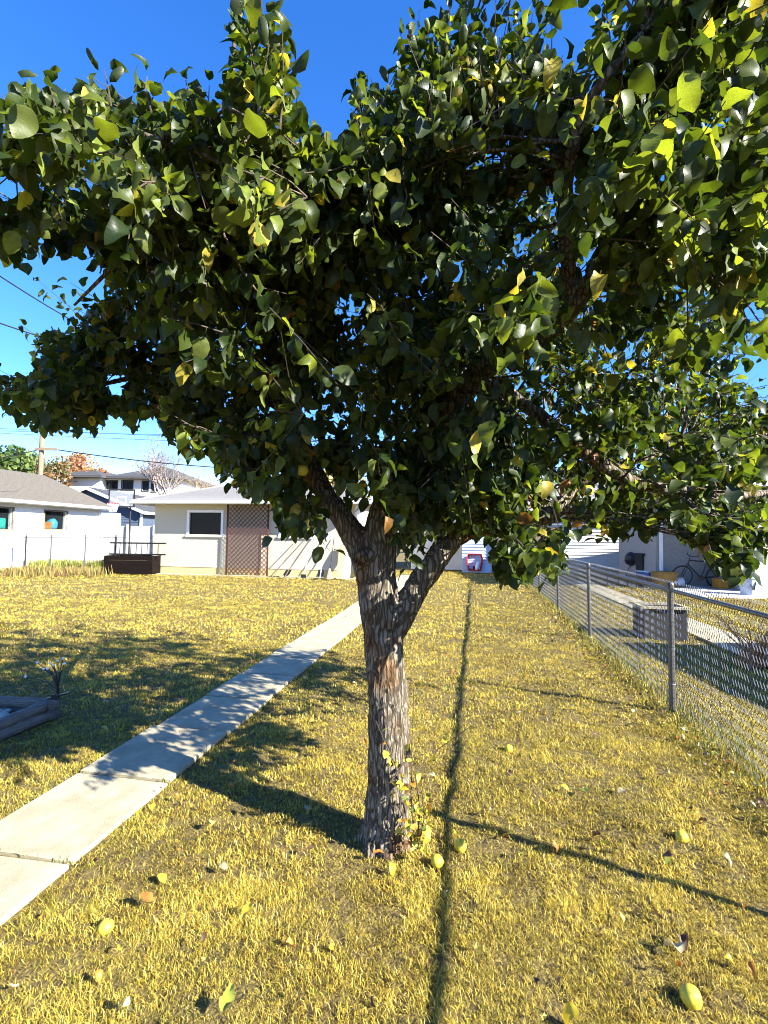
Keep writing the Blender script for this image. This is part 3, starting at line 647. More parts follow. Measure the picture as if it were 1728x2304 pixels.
m = MB(); m.box(xl, xr, YB, YB + 2.4, 0, 3.1); m.build('wall', M['stucco_grey'], gh)
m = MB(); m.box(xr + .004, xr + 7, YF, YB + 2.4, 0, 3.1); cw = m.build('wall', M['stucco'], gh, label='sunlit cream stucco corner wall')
z0, z1 = D(1665, 1237, 14.2).z, D(1665, 1180, 14.2).z
ya, yb = 14.0, 14.5
wn = MB().box(xr - .05, xr + .0, ya - .08, yb + .08, z0 - .08, z1 + .08).build('window', M['white'], gh); MB().box(xr - .056, xr - .051, ya, yb, z0, z1).build('pane', M['glass_dark'], wn)
m = MB(); hip(m, xl - .5, xr + 7.5, YF - .5, YB + 2.9, 3.12, .9, 14); m.build('roof', M['shingle_brown'], gh)
m = MB().box(xl - .5, xr + 7.5, YF - .53, YF - .5, 2.95, 3.11).box(xl - .53, xl - .5, YF - .5, YB + 2.9, 2.95, 3.11); m.build('fascia', M['white'], gh)
MB().box(xl + .1, xl + .18, YB - .09, YB - .01, .1, 2.95, ch=.015).build('downpipe', M['white'], gh)
MB().box(xl - .4, xr + 5, YF - .9, YB - .0, -.02, .06).build('patio', M['concrete_grey'], kind='structure', label='pale concrete slab along the grey house')
# house of the right neighbour, beside the lot (its shadow lies on the grass beyond the fence)
nh = thing('bungalow', 'neighbouring cream bungalow standing beside the lot to the right', 'house', (9.25, -9.0, 0), 0)
m = MB(); m.box(0, 9, 0, 12.6, .5, 3.3); m.build('wall', M['stucco'], nh); MB().box(.03, 8.97, .03, 12.57, 0, .5).build('foundation', M['concrete_grey'], nh)
m = MB(); hip(m, -.6, 9.6, -.6, 13.2, 3.3, 1.9, 14); m.build('roof', M['shingle_brown'], nh)
for y in (2.0, 6.0, 10.0):
    wn = MB().box(-.03, .0, y - .6, y + .6, 1.5, 2.7).build('window', M['white'], nh); MB().box(-.036, -.031, y - .52, y + .52, 1.58, 2.62).build('pane', M['glass_dark'], wn)
MB().box(-.63, -.6, -.6, 13.2, 3.14, 3.29).build('fascia', M['white'], nh)

# bicycle
def bicycle(loc, rz, label):
    t = thing('bicycle', label, 'bicycle', loc, rz); R_ = .33
    RX = Matrix.Rotation(PI / 2, 4, 'X')
    for x in (-.52, .52):
        Tm = Matrix.Translation((x, 0, R_)) @ RX
        wh = MB().torus(R_ - .02, .022, 28, 6, Tm).build('wheel', M['rubber'], t)
        m = MB()
        for i in range(12): a = 2 * PI * i / 12; m.tube([(x, 0, R_), (x + (R_ - .03) * math.cos(a), 0, R_ + (R_ - .03) * math.sin(a))], .003, 3)
        m.torus(R_ - .045, .008, 24, 4, Tm); m.build('rim', M['galv'], wh)
    m = MB(); bbk = (-.06, 0, .28); st_ = (-.2, 0, .78); hd = (.34, 0, .82); hb = (.37, 0, .70)
    for a, b in ((bbk, st_), (st_, hd), (bbk, hb), (hd, hb)): m.tube([a, b], .019, 6)
    for s_ in (-.05, .05):
        m.tube([(bbk[0], s_ * .5, bbk[2]), (-.52, s_, R_)], .011, 5); m.tube([(st_[0], s_ * .4, st_[2] - .05), (-.52, s_, R_)], .01, 5)
    m.build('frame', M['black_metal'], t)
    m = MB()
    for s_ in (-.05, .05): m.tube([(hb[0], s_ * .6, hb[2]), (.41, s_, .6), (.52, s_, R_)], .013, 5)
    m.build('fork', M['black_metal'], t)
    MB().tube([(st_[0], 0, st_[2]), (-.23, 0, .92)], .013, 6).build('seat_post', M['galv'], t)
    MB().plate([(-.38, -.08, .93), (-.38, .08, .93), (-.2, .03, .93), (-.08, .018, .93), (-.08, -.018, .93), (-.2, -.03, .93)], (0, 0, 1), .05).build('saddle', M['black_metal'], t)
    MB().tube([hd, (.32, 0, .95)], .013, 6).tube([(.22, -.28, 1.0), (.30, -.2, .97), (.32, 0, .95), (.30, .2, .97), (.22, .28, 1.0)], .012, 6).build('handlebar', M['black_metal'], t)
    MB().lathe([(.09, -.01), (.09, .01)], 14, Matrix.Translation(bbk) @ RX).tube([(-.06, -.04, .28), (.02, -.07, .14)], .01, 5).tube([(-.06, .04, .28), (-.14, .07, .42)], .01, 5).build('crank', M['galv'], t)
    MB().box(-.7, -.28, -.06, .06, .72, .735).tube([(-.6, .05, .72), (-.52, .05, .33)], .007, 4).tube([(-.6, -.05, .72), (-.52, -.05, .33)], .007, 4).build('carrier', M['black_metal'], t)
    return t
bkp = D(1566, 1300, 14.95)
bk_ = bicycle((bkp.x, 14.85, .06), PI, 'dark bicycle leaning against the shaded grey house wall'); bk_.rotation_euler = (math.radians(-9), 0, PI)
b_ = MB().box(-.28, .28, -.2, .2, 0, .42, ch=.01).box(-.30, .30, -.22, .22, .425, .45).build('ochre_box', M['orange_wood'], label='ochre wooden box against the grey wall left of the bicycle', category='box'); b_.location = (D(1497, 1290, 14.9).x, 14.95, .06)
def pail(label, loc, r, h, mt, tilt=None, band=False):
    t = thing('pail', label, 'pail', loc, 0)
    if tilt: t.rotation_euler = tilt
    m = MB().lathe([(r * .82, 0), (r, h), (r * .94, h), (r * .78, .02)], 16); m.build('body', mt, t, smooth=False)
    MB().torus(r + .008, .012, 18, 5, Matrix.Translation((0, 0, h - .02))).build('rim', mt, t)
    MB().torus(r, .004, 14, 4, Matrix.Translation((0, 0, h * .7)) @ Matrix.Rotation(math.radians(65), 4, 'X'), PI, 2 * PI).build('handle', M['galv'], t)
    if band:
        m = MB(); rr = r * .93
        for a, b in (((-.55, .28), (-.2, .14)), ((-.2, .14), (-.75 + .8, .36))):
            m.tube([(rr * math.sin(a[0]) * 1.0, -rr * math.cos(a[0]) - .004, a[1]), (rr * math.sin(b[0]), -rr * math.cos(b[0]) - .004, b[1])], .014, 4)
        m.build('check_mark', M['black_metal'], t)
    return t
pail('pale blue plastic pail with a dark tick mark at the cream house corner', (D(1674, 1340, 13.2).x, 13.0, .06), .24, .46, M['pail'], band=True)
pail('pale pail lying on its side below the bicycle wheel', (D(1512, 1304, 14.85).x, 14.85, .20), .14, .32, M['pail'], tilt=(0, PI / 2, .2))
b_ = MB().box(-.16, .16, -.14, .14, 0, .26, ch=.01).box(-.17, .17, -.15, .15, .262, .29, ch=.004).build('orange_box', M['orange'], label='small orange box on the patio between bicycle and pail', category='box'); b_.location = (D(1622, 1325, 14.5).x, 14.5, .06)
gb = thing('garbage_bin', 'black wheeled bin between the white siding and the grey house', 'bin', (D(1450, 1290, 16.2).x, 16.2, 0), .1)
MB().lathe([(.22, .06), (.3, .95), (.28, .95)], 4, Matrix.Rotation(PI / 4, 4, 'Z')).build('body', M['rubber'], gb); MB().box(-.25, .25, -.28, .27, .955, 1.02, ch=.02).build('lid', M['rubber'], gb)
for s_ in (-1, 1): MB().torus(.07, .03, 12, 5, Matrix.Translation((s_ * .2, .25, .1)) @ Matrix.Rotation(PI / 2, 4, 'Y')).build('wheel', M['rubber'], gb)

gr = thing('grill', 'black kettle grill on legs before the white siding of the right neighbour', 'grill', (D(1425, 1280, 16.8).x, 16.8, 0), .4)
MB().lathe([(.06, .55), (.22, .62), (.28, .76), (.28, .79)], 14).build('bowl', M['black_metal'], gr); MB().lathe([(.285, .80), (.26, .92), (.16, 1.02), (.04, 1.05)], 14).build('lid', M['black_metal'], gr)
for a in (0, 2.1, 4.2): MB().tube([(.1 * math.cos(a), .1 * math.sin(a), .6), (.3 * math.cos(a), .3 * math.sin(a), 0)], .014, 5).build('leg', M['galv'], gr)
b_ = thing('recycling_tote', 'blue plastic tote beside the kettle grill', 'tote', (D(1462, 1285, 15.9).x, 15.9, 0), .2)
MB().lathe([(.3, 0), (.37, .42), (.34, .42)], 4, Matrix.Rotation(PI / 4, 4, 'Z')).build('body', mat('blue_plastic', (.03, .10, .28), .5), b_); MB().box(-.29, .29, -.29, .29, .425, .46, ch=.01).build('lid', M['pail'], b_)
st_ = thing('timber_stack', 'low stack of dark old planks on the grass before the white siding', 'timber stack', (D(1340, 1290, 15.6).x, 15.6, 0), -YA + .06)
for z in range(4):
    for y in range(3):
        MB().box(random.uniform(-.1, .1), 2.2 + random.uniform(-.15, .15), y * .2, y * .2 + .185, .05 + z * .062, .05 + z * .062 + .055).build('plank', M['wood_grey'], st_)
for x in (.2, 1.9): MB().box(x, x + .09, 0, .6, 0, .049).build('bearer', M['wood_grey'], st_)
# neighbour's walk and a dark box standing in for house shadow beyond the fence
npth = MB().box(-.33, .33, 0, 13, -.02, .03).build('side_path', M['concrete'], kind='structure', label='pale concrete walk beyond the chain link fence'); npth.location = (4.55, 4.0, 0); npth.rotation_euler = (0, 0, -YA)
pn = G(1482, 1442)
pb = thing('shadow_block', 'dark box with pale rim standing in for a house shadow just beyond the chain link fence', 'planter', pn + Vector((.15, .25, 0)), -YA)
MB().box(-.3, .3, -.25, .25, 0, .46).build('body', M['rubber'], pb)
m = MB()
for b in ((-.34, .34, -.29, -.23), (-.34, .34, .23, .29), (-.34, -.28, -.229, .229), (.28, .34, -.229, .229)): m.box(b[0], b[1], b[2], b[3], .465, .50)
m.build('rim', M['concrete'], pb)

# ------------------------------------------------------------------ chain link fence on the right
P3, P2 = G(1513, 1604), G(1326, 1437)
fdir = (P2 - P3).normalized(); fang = math.atan2(fdir.x, fdir.y); FH = 1.055
cf = thing('chain_link_fence', 'galvanised chain link fence with pipe posts along the right side of the lawn', 'fence', P3, -fang)
FA, FB = -5.6, 11.8
MB().tube([(0, FA, FH), (0, FB, FH)], .0155, 10).build('top_rail', M['galv'], cf)
for y in (FA + .02, -2.57, 0, (P2 - P3).length, 5.95, 8.9, FB):
    lx = random.uniform(-.008, .012)
    po = MB().tube([(-lx, y, -.05), (lx, y, FH + .015)], .026, 10).build('post', M['galv'], cf)
    MB().lathe([(.03, 0), (.031, .03), (.022, .05), (.0, .055)], 10, Matrix.Translation((lx, y, FH + .015))).build('cap', M['galv'], po)
    m = MB()
    for z in (.25, .55, .85): m.torus(.029, .0025, 10, 4, Matrix.Translation((0, y, z)))
    m.build('tie', M['galv_wire'], po)
p_ = .036; m = MB(); K = int(1.10 / p_)
for i in range(int((FB - FA) / p_) - 1):
    y0 = FA + i * p_; wob = .006 * math.sin(y0 * 2.1)
    pts = [(.034 + wob + (.003 if k % 2 else -.003), y0 + (k % 2) * p_, .025 + k * p_) for k in range(K + 1)]
    if K % 2 == 0: pts.append((.03, y0 + p_ * .6, .025 + (K + .6) * p_))
    else: pts.append((.03, y0 + p_ * .4, .025 + (K + .6) * p_))
    m.tube(pts, .0025, 3, cap=False)
m.build('chain_link_mesh', M['galv_wire'], cf, kind='stuff')

# ------------------------------------------------------------------ timber planter with stones and firefly lights
pc = G(130, 1616)
tp = thing('timber_planter', 'low planter of weathered round timbers at the left edge of the lawn', 'planter', pc, -YA)
def log(a, b, r, nm='timber'):
    n = 16; pts = [Vector(a).lerp(Vector(b), i / n) + Vector((random.gauss(0, .003), random.gauss(0, .003), random.gauss(0, .003))) for i in range(n + 1)]
    return MB().tube(pts, [r * (1 + .03 * math.sin(i * 1.7 + a[2] * 50)) for i in range(n + 1)], 12).build(nm, M['wood_x' if abs(b[0] - a[0]) > 1 else 'wood_y'], tp, smooth=True)
log((-.05, .03, .042), (-.05, -2.6, .042), .044); log((-.056, .02, .118), (-.056, -2.6, .118), .043)
log((.0, -.05, .042), (-2.6, -.05, .042), .043); log((.02, -.045, .119), (-2.6, -.045, .119), .042)
MB().box(-2.6, -.10, -2.6, -.09, 0, .07).build('soil_fill', M['soil'], tp)
stm = []
for q in range(4):
    bmm = bmesh.new(); bmesh.ops.create_icosphere(bmm, subdivisions=1, radius=1)
    for v in bmm.verts: v.co *= random.uniform(.8, 1.15)
    me = bpy.data.meshes.new('stone'); bmm.to_mesh(me); bmm.free(); me.materials.append(M['stone']); me.shade_smooth(); stm.append(me)
for i in range(150):
    s = link('stone', stm[i % 4], tp); r = random.uniform(.025, .05)
    s.location = (-random.uniform(.17, 1.1), -random.uniform(.14, 1.3), .07 + r * .4); s.scale = (r * 1.3, r, r * .65); s.rotation_euler = (0, 0, random.uniform(0, 6))
fb = G(128, 1608)
ff = thing('firefly_light', 'cluster of black wire garden lights with white bulbs by the timber planter', 'garden light', fb, 0)
MB().tube([(0, 0, 0), (0, 0, .22)], .012, 6).build('stake', M['black_metal'], ff)
yy = fb.y
for px, py in ((84, 1491), (114, 1493), (121, 1497), (98, 1505), (107, 1504), (130, 1487), (142, 1481), (145, 1493), (58, 1522)):
    q = D(px, py, yy + random.uniform(-.12, .12)) - fb
    md = Vector((q.x * .35, q.y * .35, .22 + (q.z - .22) * .6))
    st = MB().tube([(0, 0, .2), md, q], .0035, 4).build('stem', M['black_metal'], ff)
    MB().lathe([(.001, -.011), (.008, -.008), (.011, 0), (.008, .008), (.001, .011)], 8, Matrix.Translation(q)).build('bulb', M['bulb'], st)
bar = MB().box(-.14, .1, -.02, .02, 0, .012, ch=.003).box(-.02, .02, -.035, -.021, -.05, .03).build('metal_bracket', M['black_metal'], label='black metal bracket lying across the planter corner', category='bracket'); bar.location = pc + Vector((-.02, .0, .168)); bar.rotation_euler = (0, -.25, .2)

# ------------------------------------------------------------------ the apple tree
tree = thing('apple_tree', 'large spreading apple tree with forked trunk in the middle of the lawn', 'tree', TREE, 0)
DS = 1.0416
def dsp(px, py, y): return D(px * DS, py * DS, y)        # measured on the reduced view of the photo
TY = TREE.y
def chain(pts): return [D(px, py, y) for px, py, y in pts]
limbs = [
    ('trunk', [(868, 1940, TY), (870, 1890, TY), (873, 1790, TY), (876, 1690, TY), (875, 1590, TY), (866, 1480, TY), (858, 1390, TY), (848, 1310, TY), (846, 1240, TY)], [.112, .104, .099, .099, .097, .093, .100, .096, .092]),
    ('left', [(838, 1300, TY), (815, 1235, TY), (770, 1165, TY + .02), (722, 1095, TY + .05), (685, 1010, TY + .1), (660, 930, TY + .12), (645, 865, TY + .12), (605, 785, TY + .1), (560, 705, TY + .05), (530, 650, TY), (480, 560, TY - .15), (420, 500, TY - .3)], [.085, .07, .054, .05, .046, .042, .04, .036, .033, .03, .022, .015]),
    ('centre', [(848, 1270, TY), (858, 1190, TY), (878, 1120, TY + .02), (905, 1060, TY + .05), (955, 1010, TY + .05), (1010, 930, TY), (1055, 860, TY - .1), (1120, 810, TY - .2), (1200, 775, TY - .35), (1290, 690, TY - .5), (1370, 560, TY - .7), (1420, 430, TY - .95)], [.09, .08, .074, .07, .066, .06, .055, .05, .044, .036, .03, .022]),
    ('right', [(880, 1425, TY + .01), (905, 1380, TY), (945, 1310, TY), (985, 1255, TY), (1025, 1205, TY + .05), (1090, 1185, TY + .15), (1190, 1180, TY + .3), (1250, 1140, TY + .4), (1330, 1080, TY + .55), (1420, 1040, TY + .8), (1520, 1010, TY + 1.0)], [.066, .06, .058, .056, .054, .05, .046, .042, .034, .026, .018]),
    ('long', [(1020, 905, TY), (1090, 860, TY + .1), (1180, 910, TY + .15), (1270, 980, TY + .15), (1360, 1050, TY + .15), (1450, 1092, TY + .15), (1550, 1105, TY + .15), (1680, 1115, TY + .15), (1800, 1090, TY + .2)], [.045, .042, .038, .034, .032, .028, .025, .02, .014]),
    ('leader', [(1010, 930, TY), (1030, 800, TY + .1), (1010, 660, TY + .15), (985, 520, TY + .05), (960, 400, TY - .15)], [.05, .042, .034, .026, .016]),
    ('upleft', [(660, 930, TY + .12), (560, 880, TY + .3), (430, 850, TY + .35), (300, 850, TY + .3), (180, 880, TY + .2)], [.036, .028, .022, .016, .01]),
    ('archleft', [(560, 705, TY + .05), (520, 560, TY - .3), (480, 420, TY - .7), (420, 350, TY - .95), (300, 300, TY - 1.1), (150, 270, TY - 1.2)], [.026, .024, .02, .017, .013, .008]),
    ('back', [(905, 1060, TY + .05), (960, 960, TY + .5), (1060, 860, TY + .9), (1180, 760, TY + 1.2)], [.05, .042, .032, .02]),
    ('topright', [(1290, 690, TY - .5), (1270, 500, TY - .7), (1290, 320, TY - .9), (1345, 200, TY - 1.0), (1450, 70, TY - 1.05)], [.03, .026, .022, .018, .012]),
    ('overright', [(1370, 560, TY - .7), (1540, 480, TY - .8), (1700, 380, TY - .8), (1850, 250, TY - .6)], [.03, .024, .018, .012]),
    ('midleft', [(645, 865, TY + .12), (500, 800, TY + .6), (350, 760, TY + .8), (220, 720, TY + .8)], [.026, .02, .014, .008]),
]
def smooth_chain(pts, rad, sub=4):
    P = [np.array(p) for p in pts]; out = []; rr = []
    for i in range(len(P) - 1):
        p0, p1, p2, p3 = P[max(i - 1, 0)], P[i], P[i + 1], P[min(i + 2, len(P) - 1)]
        for k in range(sub):
            t = k / sub
            out.append(.5 * ((2 * p1) + (-p0 + p2) * t + (2 * p0 - 5 * p1 + 4 * p2 - p3) * t * t + (-p0 + 3 * p1 - 3 * p2 + p3) * t ** 3)); rr.append(rad[i] + (rad[i + 1] - rad[i]) * t)
    out.append(P[-1]); rr.append(rad[-1]); return out, rr
skel = []                                                 # (point, radius) along all limbs
tm = MB()
for nm, pts, rad in limbs:
    sp, rr = smooth_chain(chain(pts), rad)
    tm.tube([Vector(p) - TREE for p in sp], rr, 14)
    for p, r in zip(sp, rr):
        if nm != 'trunk': skel.append((Vector(p), r))
for i in range(7):                                        # root flare
    a = 2 * PI * i / 7 + .3
    tm.tube([Vector((.03 * math.cos(a), .03 * math.sin(a), .22)), Vector((.065 * math.cos(a), .065 * math.sin(a), .06)), Vector((.115 * math.cos(a), .115 * math.sin(a), -.04))], [.06, .052, .035], 8)
kp = D(811, 1256, TY - .085) - TREE                       # pruned knot
tm.tube([kp + Vector((.03, .05, 0)), kp + Vector((-.004, -.012, .0))], [.045, .034], 10)
tmp = tm.build('tmp', None)
md = tmp.modifiers.new('r', 'REMESH'); md.mode = 'VOXEL'; md.voxel_size = 0.0085; md.use_smooth_shade = True
ms_ = tmp.modifiers.new('s', 'SMOOTH'); ms_.iterations = 4; ms_.factor = .5
dg = bpy.context.evaluated_depsgraph_get(); tme = bpy.data.meshes.new_from_object(tmp.evaluated_get(dg)); bpy.data.objects.remove(tmp)
nv = len(tme.vertices); co = np.empty(nv * 3, np.float32); tme.vertices.foreach_get('co', co); co = co.reshape(-1, 3)
no = np.empty(nv * 3, np.float32); tme.vertices.foreach_get('normal', no); no = no.reshape(-1, 3)
dsp_ = np.empty(nv)
for i in range(nv):
    x, y, z = map(float, co[i])
    a = mnoise.noise((x * 45, y * 45, z * 7)); b = mnoise.noise((x * 14 + 9, y * 14, z * 6)); c = mnoise.noise((x * 110, y * 110, z * 26))
    rg = 1 - abs(a) * 2
    dsp_[i] = .010 * rg + .012 * b + .004 * c
dsp_ *= np.clip(1.15 - co[:, 2] * .38, .25, 1.0)
co += no * dsp_[:, None]
tme.vertices.foreach_set('co', co.ravel()); tme.materials.clear(); tme.materials.append(M['bark']); tme.shade_smooth(); tme.update(); tme.name = 'trunk'
link('trunk', tme, tree)
# ring around the knot
MB().torus(.032, .008, 16, 6, Matrix.Translation(kp + Vector((-.004, -.006, 0))) @ Matrix.Rotation(PI / 2 - .1, 4, 'X')).build('knot', M['bark'], tree, smooth=True)

# leaf shapes: midrib with folded halves, curl along the length, wavy rim
def leaf_shape(fold, curl, wave, seed, wid=.66, fine=False):
    r_ = random.Random(seed); ts = [0, .13, .36, .62, .85, 1.0]; ws = [.0, .68, 1.0, .88, .48, 0]
    if fine:
        ts = [0, .05, .13, .22, .32, .43, .54, .65, .75, .84, .92, .97, 1.0]
        ws = [math.sin(PI * t ** .74) ** .78 * (1 + (.035 if i % 2 else -.035)) if 0 < t < 1 else 0 for i, t in enumerate(ts)]
    V = []; F = []; U = []
    V += [(0, -.32, .0), (.012, -.32, .004)]; U += [(0, 0), (0, 0)]             # petiole
    def pos(u, t):
        ang = curl * t; rad = 1 / max(abs(curl), 1e-3)
        y = math.sin(ang) * rad * (1 if curl > 0 else -1) if abs(curl) > 1e-3 else t
        z = -(1 - math.cos(ang)) * rad * (1 if curl > 0 else -1) if abs(curl) > 1e-3 else 0
        if curl < 0: y = math.sin(-ang) * rad; z = (1 - math.cos(ang)) * rad
        hw = wid / 2 * u
        return (hw * math.cos(fold), y, z + abs(hw) * math.sin(fold) + (wave * math.sin(t * 9 + seed + (2 if u > 0 else 0)) * abs(u)))
    idx = {}
    for i, (t, w_) in enumerate(zip(ts, ws)):
        cols = (0,) if w_ == 0 else (-1, 0, 1)
        for c in cols:
            idx[i, c] = len(V); V.append(pos(c * w_ * (1 + r_.uniform(-.06, .06)), t)); U.append((c * w_ * .5, t))
    n = len(ts)
    F.append((0, 1, idx[0, 0]))
    for i in range(n - 1):
        for s_ in (-1, 1):
            q = [(i, 0), (i, s_), (i + 1, s_), (i + 1, 0)]; q = [idx[k] for k in q if k in idx]
            if s_ > 0: pass
            else: q = q[::-1]
            if len(q) >= 3: F.append(tuple(q))
    return np.array(V), F, np.array(U)
SPEC = [(.34, .8, .07, 1, .66), (.52, 1.3, .09, 2, .64), (.24, .55, .07, 3, .70), (.68, 1.6, .09, 4, .64), (.42, -.8, .09, 5, .66), (1.0, 2.0, .12, 6, .62), (.85, -1.4, .12, 7, .62)]
SH = [leaf_shape(*a) for a in SPEC]; SHF = [leaf_shape(*a, fine=True) for a in SPEC]
PAL = np.array([(.014, .026, .006), (.022, .037, .007), (.034, .050, .008), (.060, .078, .011), (.11, .14, .022), (.24, .20, .03), (.15, .075, .02)])
PALY = np.array([.08, .18, .28, .25, .16, .050, .000])
PALP = np.array([.26, .30, .22, .12, .065, .028, .007])

# foliage volumes: measured outline, depth range, clusters, leaf length, habit (0 hanging, 1 upright)
zones = [
    ([(0, 275), (80, 200), (230, 195), (330, 240), (420, 270), (560, 300), (700, 320), (700, 400), (420, 415), (180, 390), (60, 390), (0, 370)], 1.3, 1.85, 17, .080, 0),
    ([(0, 440), (100, 430), (200, 430), (480, 430), (480, 560), (250, 550), (60, 530), (0, 530)], 1.55, 2.2, 19, .080, 0),
    ([(230, 620), (500, 560), (500, 780), (250, 790), (140, 780), (110, 740), (200, 690)], 2.3, 3.4, 26, .07, 0),
    ([(20, 840), (120, 800), (400, 790), (500, 930), (400, 940), (330, 870), (210, 900), (80, 890)], 2.1, 2.9, 26, .075, 0),
    ([(480, 400), (1050, 400), (1050, 1000), (850, 1050), (640, 1030), (480, 1000), (400, 920), (420, 600)], 1.6, 3.4, 74, .084, 0),
    ([(1050, 400), (1659, 400), (1659, 1150), (1560, 1150), (1250, 1100), (1100, 1150), (1050, 1000)], 2.0, 4.2, 74, .080, 0),
    ([(1050, 480), (1659, 480), (1659, 690), (1050, 700)], 1.35, 1.8, 10, .08, 0),
    ([(1150, 170), (1280, 80), (1400, 0), (1659, 0), (1659, 500), (1150, 500), (1100, 350)], 1.35, 2.1, 34, .083, 0),
    ([(800, 290), (960, 230), (1240, 220), (1290, 330), (1200, 430), (800, 430), (740, 340)], 1.5, 2.3, 28, .070, 1),
    ([(515, 200), (560, 150), (610, 190), (630, 260), (630, 310), (505, 310)], 1.2, 1.5, 4, .075, 1),
    ([(640, 330), (820, 330), (820, 440), (640, 440)], 1.4, 2.0, 9, .08, 0),
    ([(600, 1080), (720, 1080), (710, 1130), (610, 1130)], 2.0, 2.2, 1, .075, 0),
    ([(1085, 1140), (1130, 1140), (1130, 1210), (1085, 1210)], 1.9, 2.1, 3, .085, 0),
    ([(1150, 1150), (1220, 1150), (1215, 1210), (1155, 1210)], 1.9, 2.2, 3, .075, 0),
    ([(1540, 1130), (1640, 1130), (1630, 1200), (1560, 1200)], 1.8, 2.1, 4, .075, 0),
    ([(800, 1000), (1000, 1000), (1000, 1110), (860, 1140)], 2.0, 2.5, 10, .078, 0),
    ([(860, 850), (1250, 850), (1400, 1050), (1240, 1120), (1130, 1140), (1000, 1120), (880, 1100)], 1.9, 3.4, 44, .075, 0),
    ([(480, 420), (1050, 400), (1050, 800), (640, 860)], 1.8, 3.8, 50, .080, 0),
    ([(640, 300), (1000, 330), (1050, 520), (640, 520)], 1.5, 2.6, 34, .075, 0),
    ([(600, 380), (940, 380), (940, 820), (640, 860)], 2.0, 3.8, 36, .075, 0),
    ([(260, 480), (700, 480), (700, 720), (260, 700)], 1.8, 3.0, 32, .075, 0),
    ([(1200, 640), (1550, 640), (1550, 860), (1200, 860)], 2.7, 4.2, 24, .07, 0),
    ([(430, 900), (640, 940), (700, 1040), (560, 1060), (480, 1010)], 2.0, 2.8, 13, .076, 0),
    ([(640, 920), (830, 920), (830, 1040), (720, 1020)], 2.0, 2.7, 11, .078, 0),
    ([(1400, 1080), (1640, 1080), (1630, 1200), (1500, 1190)], 1.9, 2.6, 9, .075, 0),
    ([(1300, 900), (1659, 850), (1659, 1130), (1400, 1120)], 2.6, 4.2, 26, .07, 0),
]
clusters = []
for poly, y0, y1, n, ll, hab in zones:
    xs = [p[0] for p in poly]; ys = [p[1] for p in poly]; c = 0
    while c < n:
        px, py = random.uniform(min(xs), max(xs)), random.uniform(min(ys), max(ys))
        if in_poly(np.array([px]), np.array([py]), poly)[0]:
            clusters.append((dsp(px, py, random.uniform(y0, y1)), ll, hab if (y0 > 1.45 or hab) else 2)); c += 1
c = 0
while c < 36:                                            # the part of the crown outside the frame: above, to the right and behind
    u = Vector((random.gauss(0, 1), random.gauss(0, 1), random.gauss(0, 1))).normalized() * random.uniform(.45, 1) 
    p = Vector((.35 + u.x * 1.9, 2.5 + u.y * 1.7, 3.2 + u.z * 1.3))
    q = project([p])[0]
    if p.z < 1.75 or (q[2] > .3 and -150 < q[0] < 1800 and -100 < q[1] < 2304) or p.y < 1.3 or p.z < 2.3: continue
    clusters.append((p, .078, 0)); c += 1
# outline of the crown: where sky or yard shows free of leaves (reduced view)
CLEAR = [
    [(-60, -40), (530, -40), (490, 25), (486, 78), (515, 98), (478, 140), (476, 200), (488, 258), (455, 232), (430, 188), (375, 168), (350, 238), (320, 178), (300, 232), (265, 228), (250, 178), (190, 162), (140, 187), (80, 170), (18, 208), (-60, 290)],
    [(605, -40), (632, 60), (606, 85), (642, 90), (667, 160), (647, 185), (657, 245), (668, 272), (720, 288), (757, 257), (745, 165), (795, 160), (832, 190), (866, 140), (830, 80), (868, 12), (905, 52), (955, 20), (966, -40)],
    [(-30, 385), (60, 398), (100, 395), (95, 412), (20, 425), (-30, 415)],
    [(-40, 548), (50, 588), (110, 555), (150, 572), (190, 580), (222, 590), (190, 655), (120, 705), (80, 715), (60, 770), (80, 800), (30, 812), (-40, 800)],
    [(225, 810), (275, 815), (262, 858), (236, 850)],
    [(1195, 60), (1238, 20), (1268, 40), (1262, 90), (1235, 140), (1200, 128)],
    [(1050, 20), (1085, 25), (1080, 70), (1055, 60)],
    [(690, 1050), (735, 1070), (800, 1160), (790, 1210), (740, 1180)],
    [(640, 1000), (690, 1000), (730, 1060), (700, 1075)],
]
LX = [-100, 0, 60, 100, 210, 240, 285, 330, 365, 400, 450, 480, 540, 590, 600, 720, 728, 780, 800, 850, 880, 910, 930, 985, 1000, 1055, 1065, 1135, 1150, 1215, 1235, 1255, 1400, 1430, 1500, 1550, 1570, 1640, 1659, 1760]
LY = [900, 900, 932, 945, 945, 895, 930, 905, 960, 1005, 990, 1065, 1088, 1105, 1185, 1205, 1130, 1120, 1060, 1175, 1240, 1225, 1180, 1170, 1150, 1185, 1268, 1270, 1235, 1262, 1200, 1170, 1170, 1140, 1185, 1230, 1265, 1250, 1185, 1185]
shoots = []; secs = []; sec = MB(); twg = MB()
Ls = {k: [] for k in ('pos', 'axis', 'nrm', 'len', 'shape', 'tint')}
def add_leaf(p, axis, nrm, ln, shp, tint):
    Ls['pos'].append(p); Ls['axis'].append(axis); Ls['nrm'].append(nrm); Ls['len'].append(ln); Ls['shape'].append(shp); Ls['tint'].append(tint)
sk_np = np.array([tuple(p) for p, r in skel])
def rv(s=1.0): return Vector((random.gauss(0, s), random.gauss(0, s), random.gauss(0, s)))
centre = Vector((.5, 2.6, 2.6))
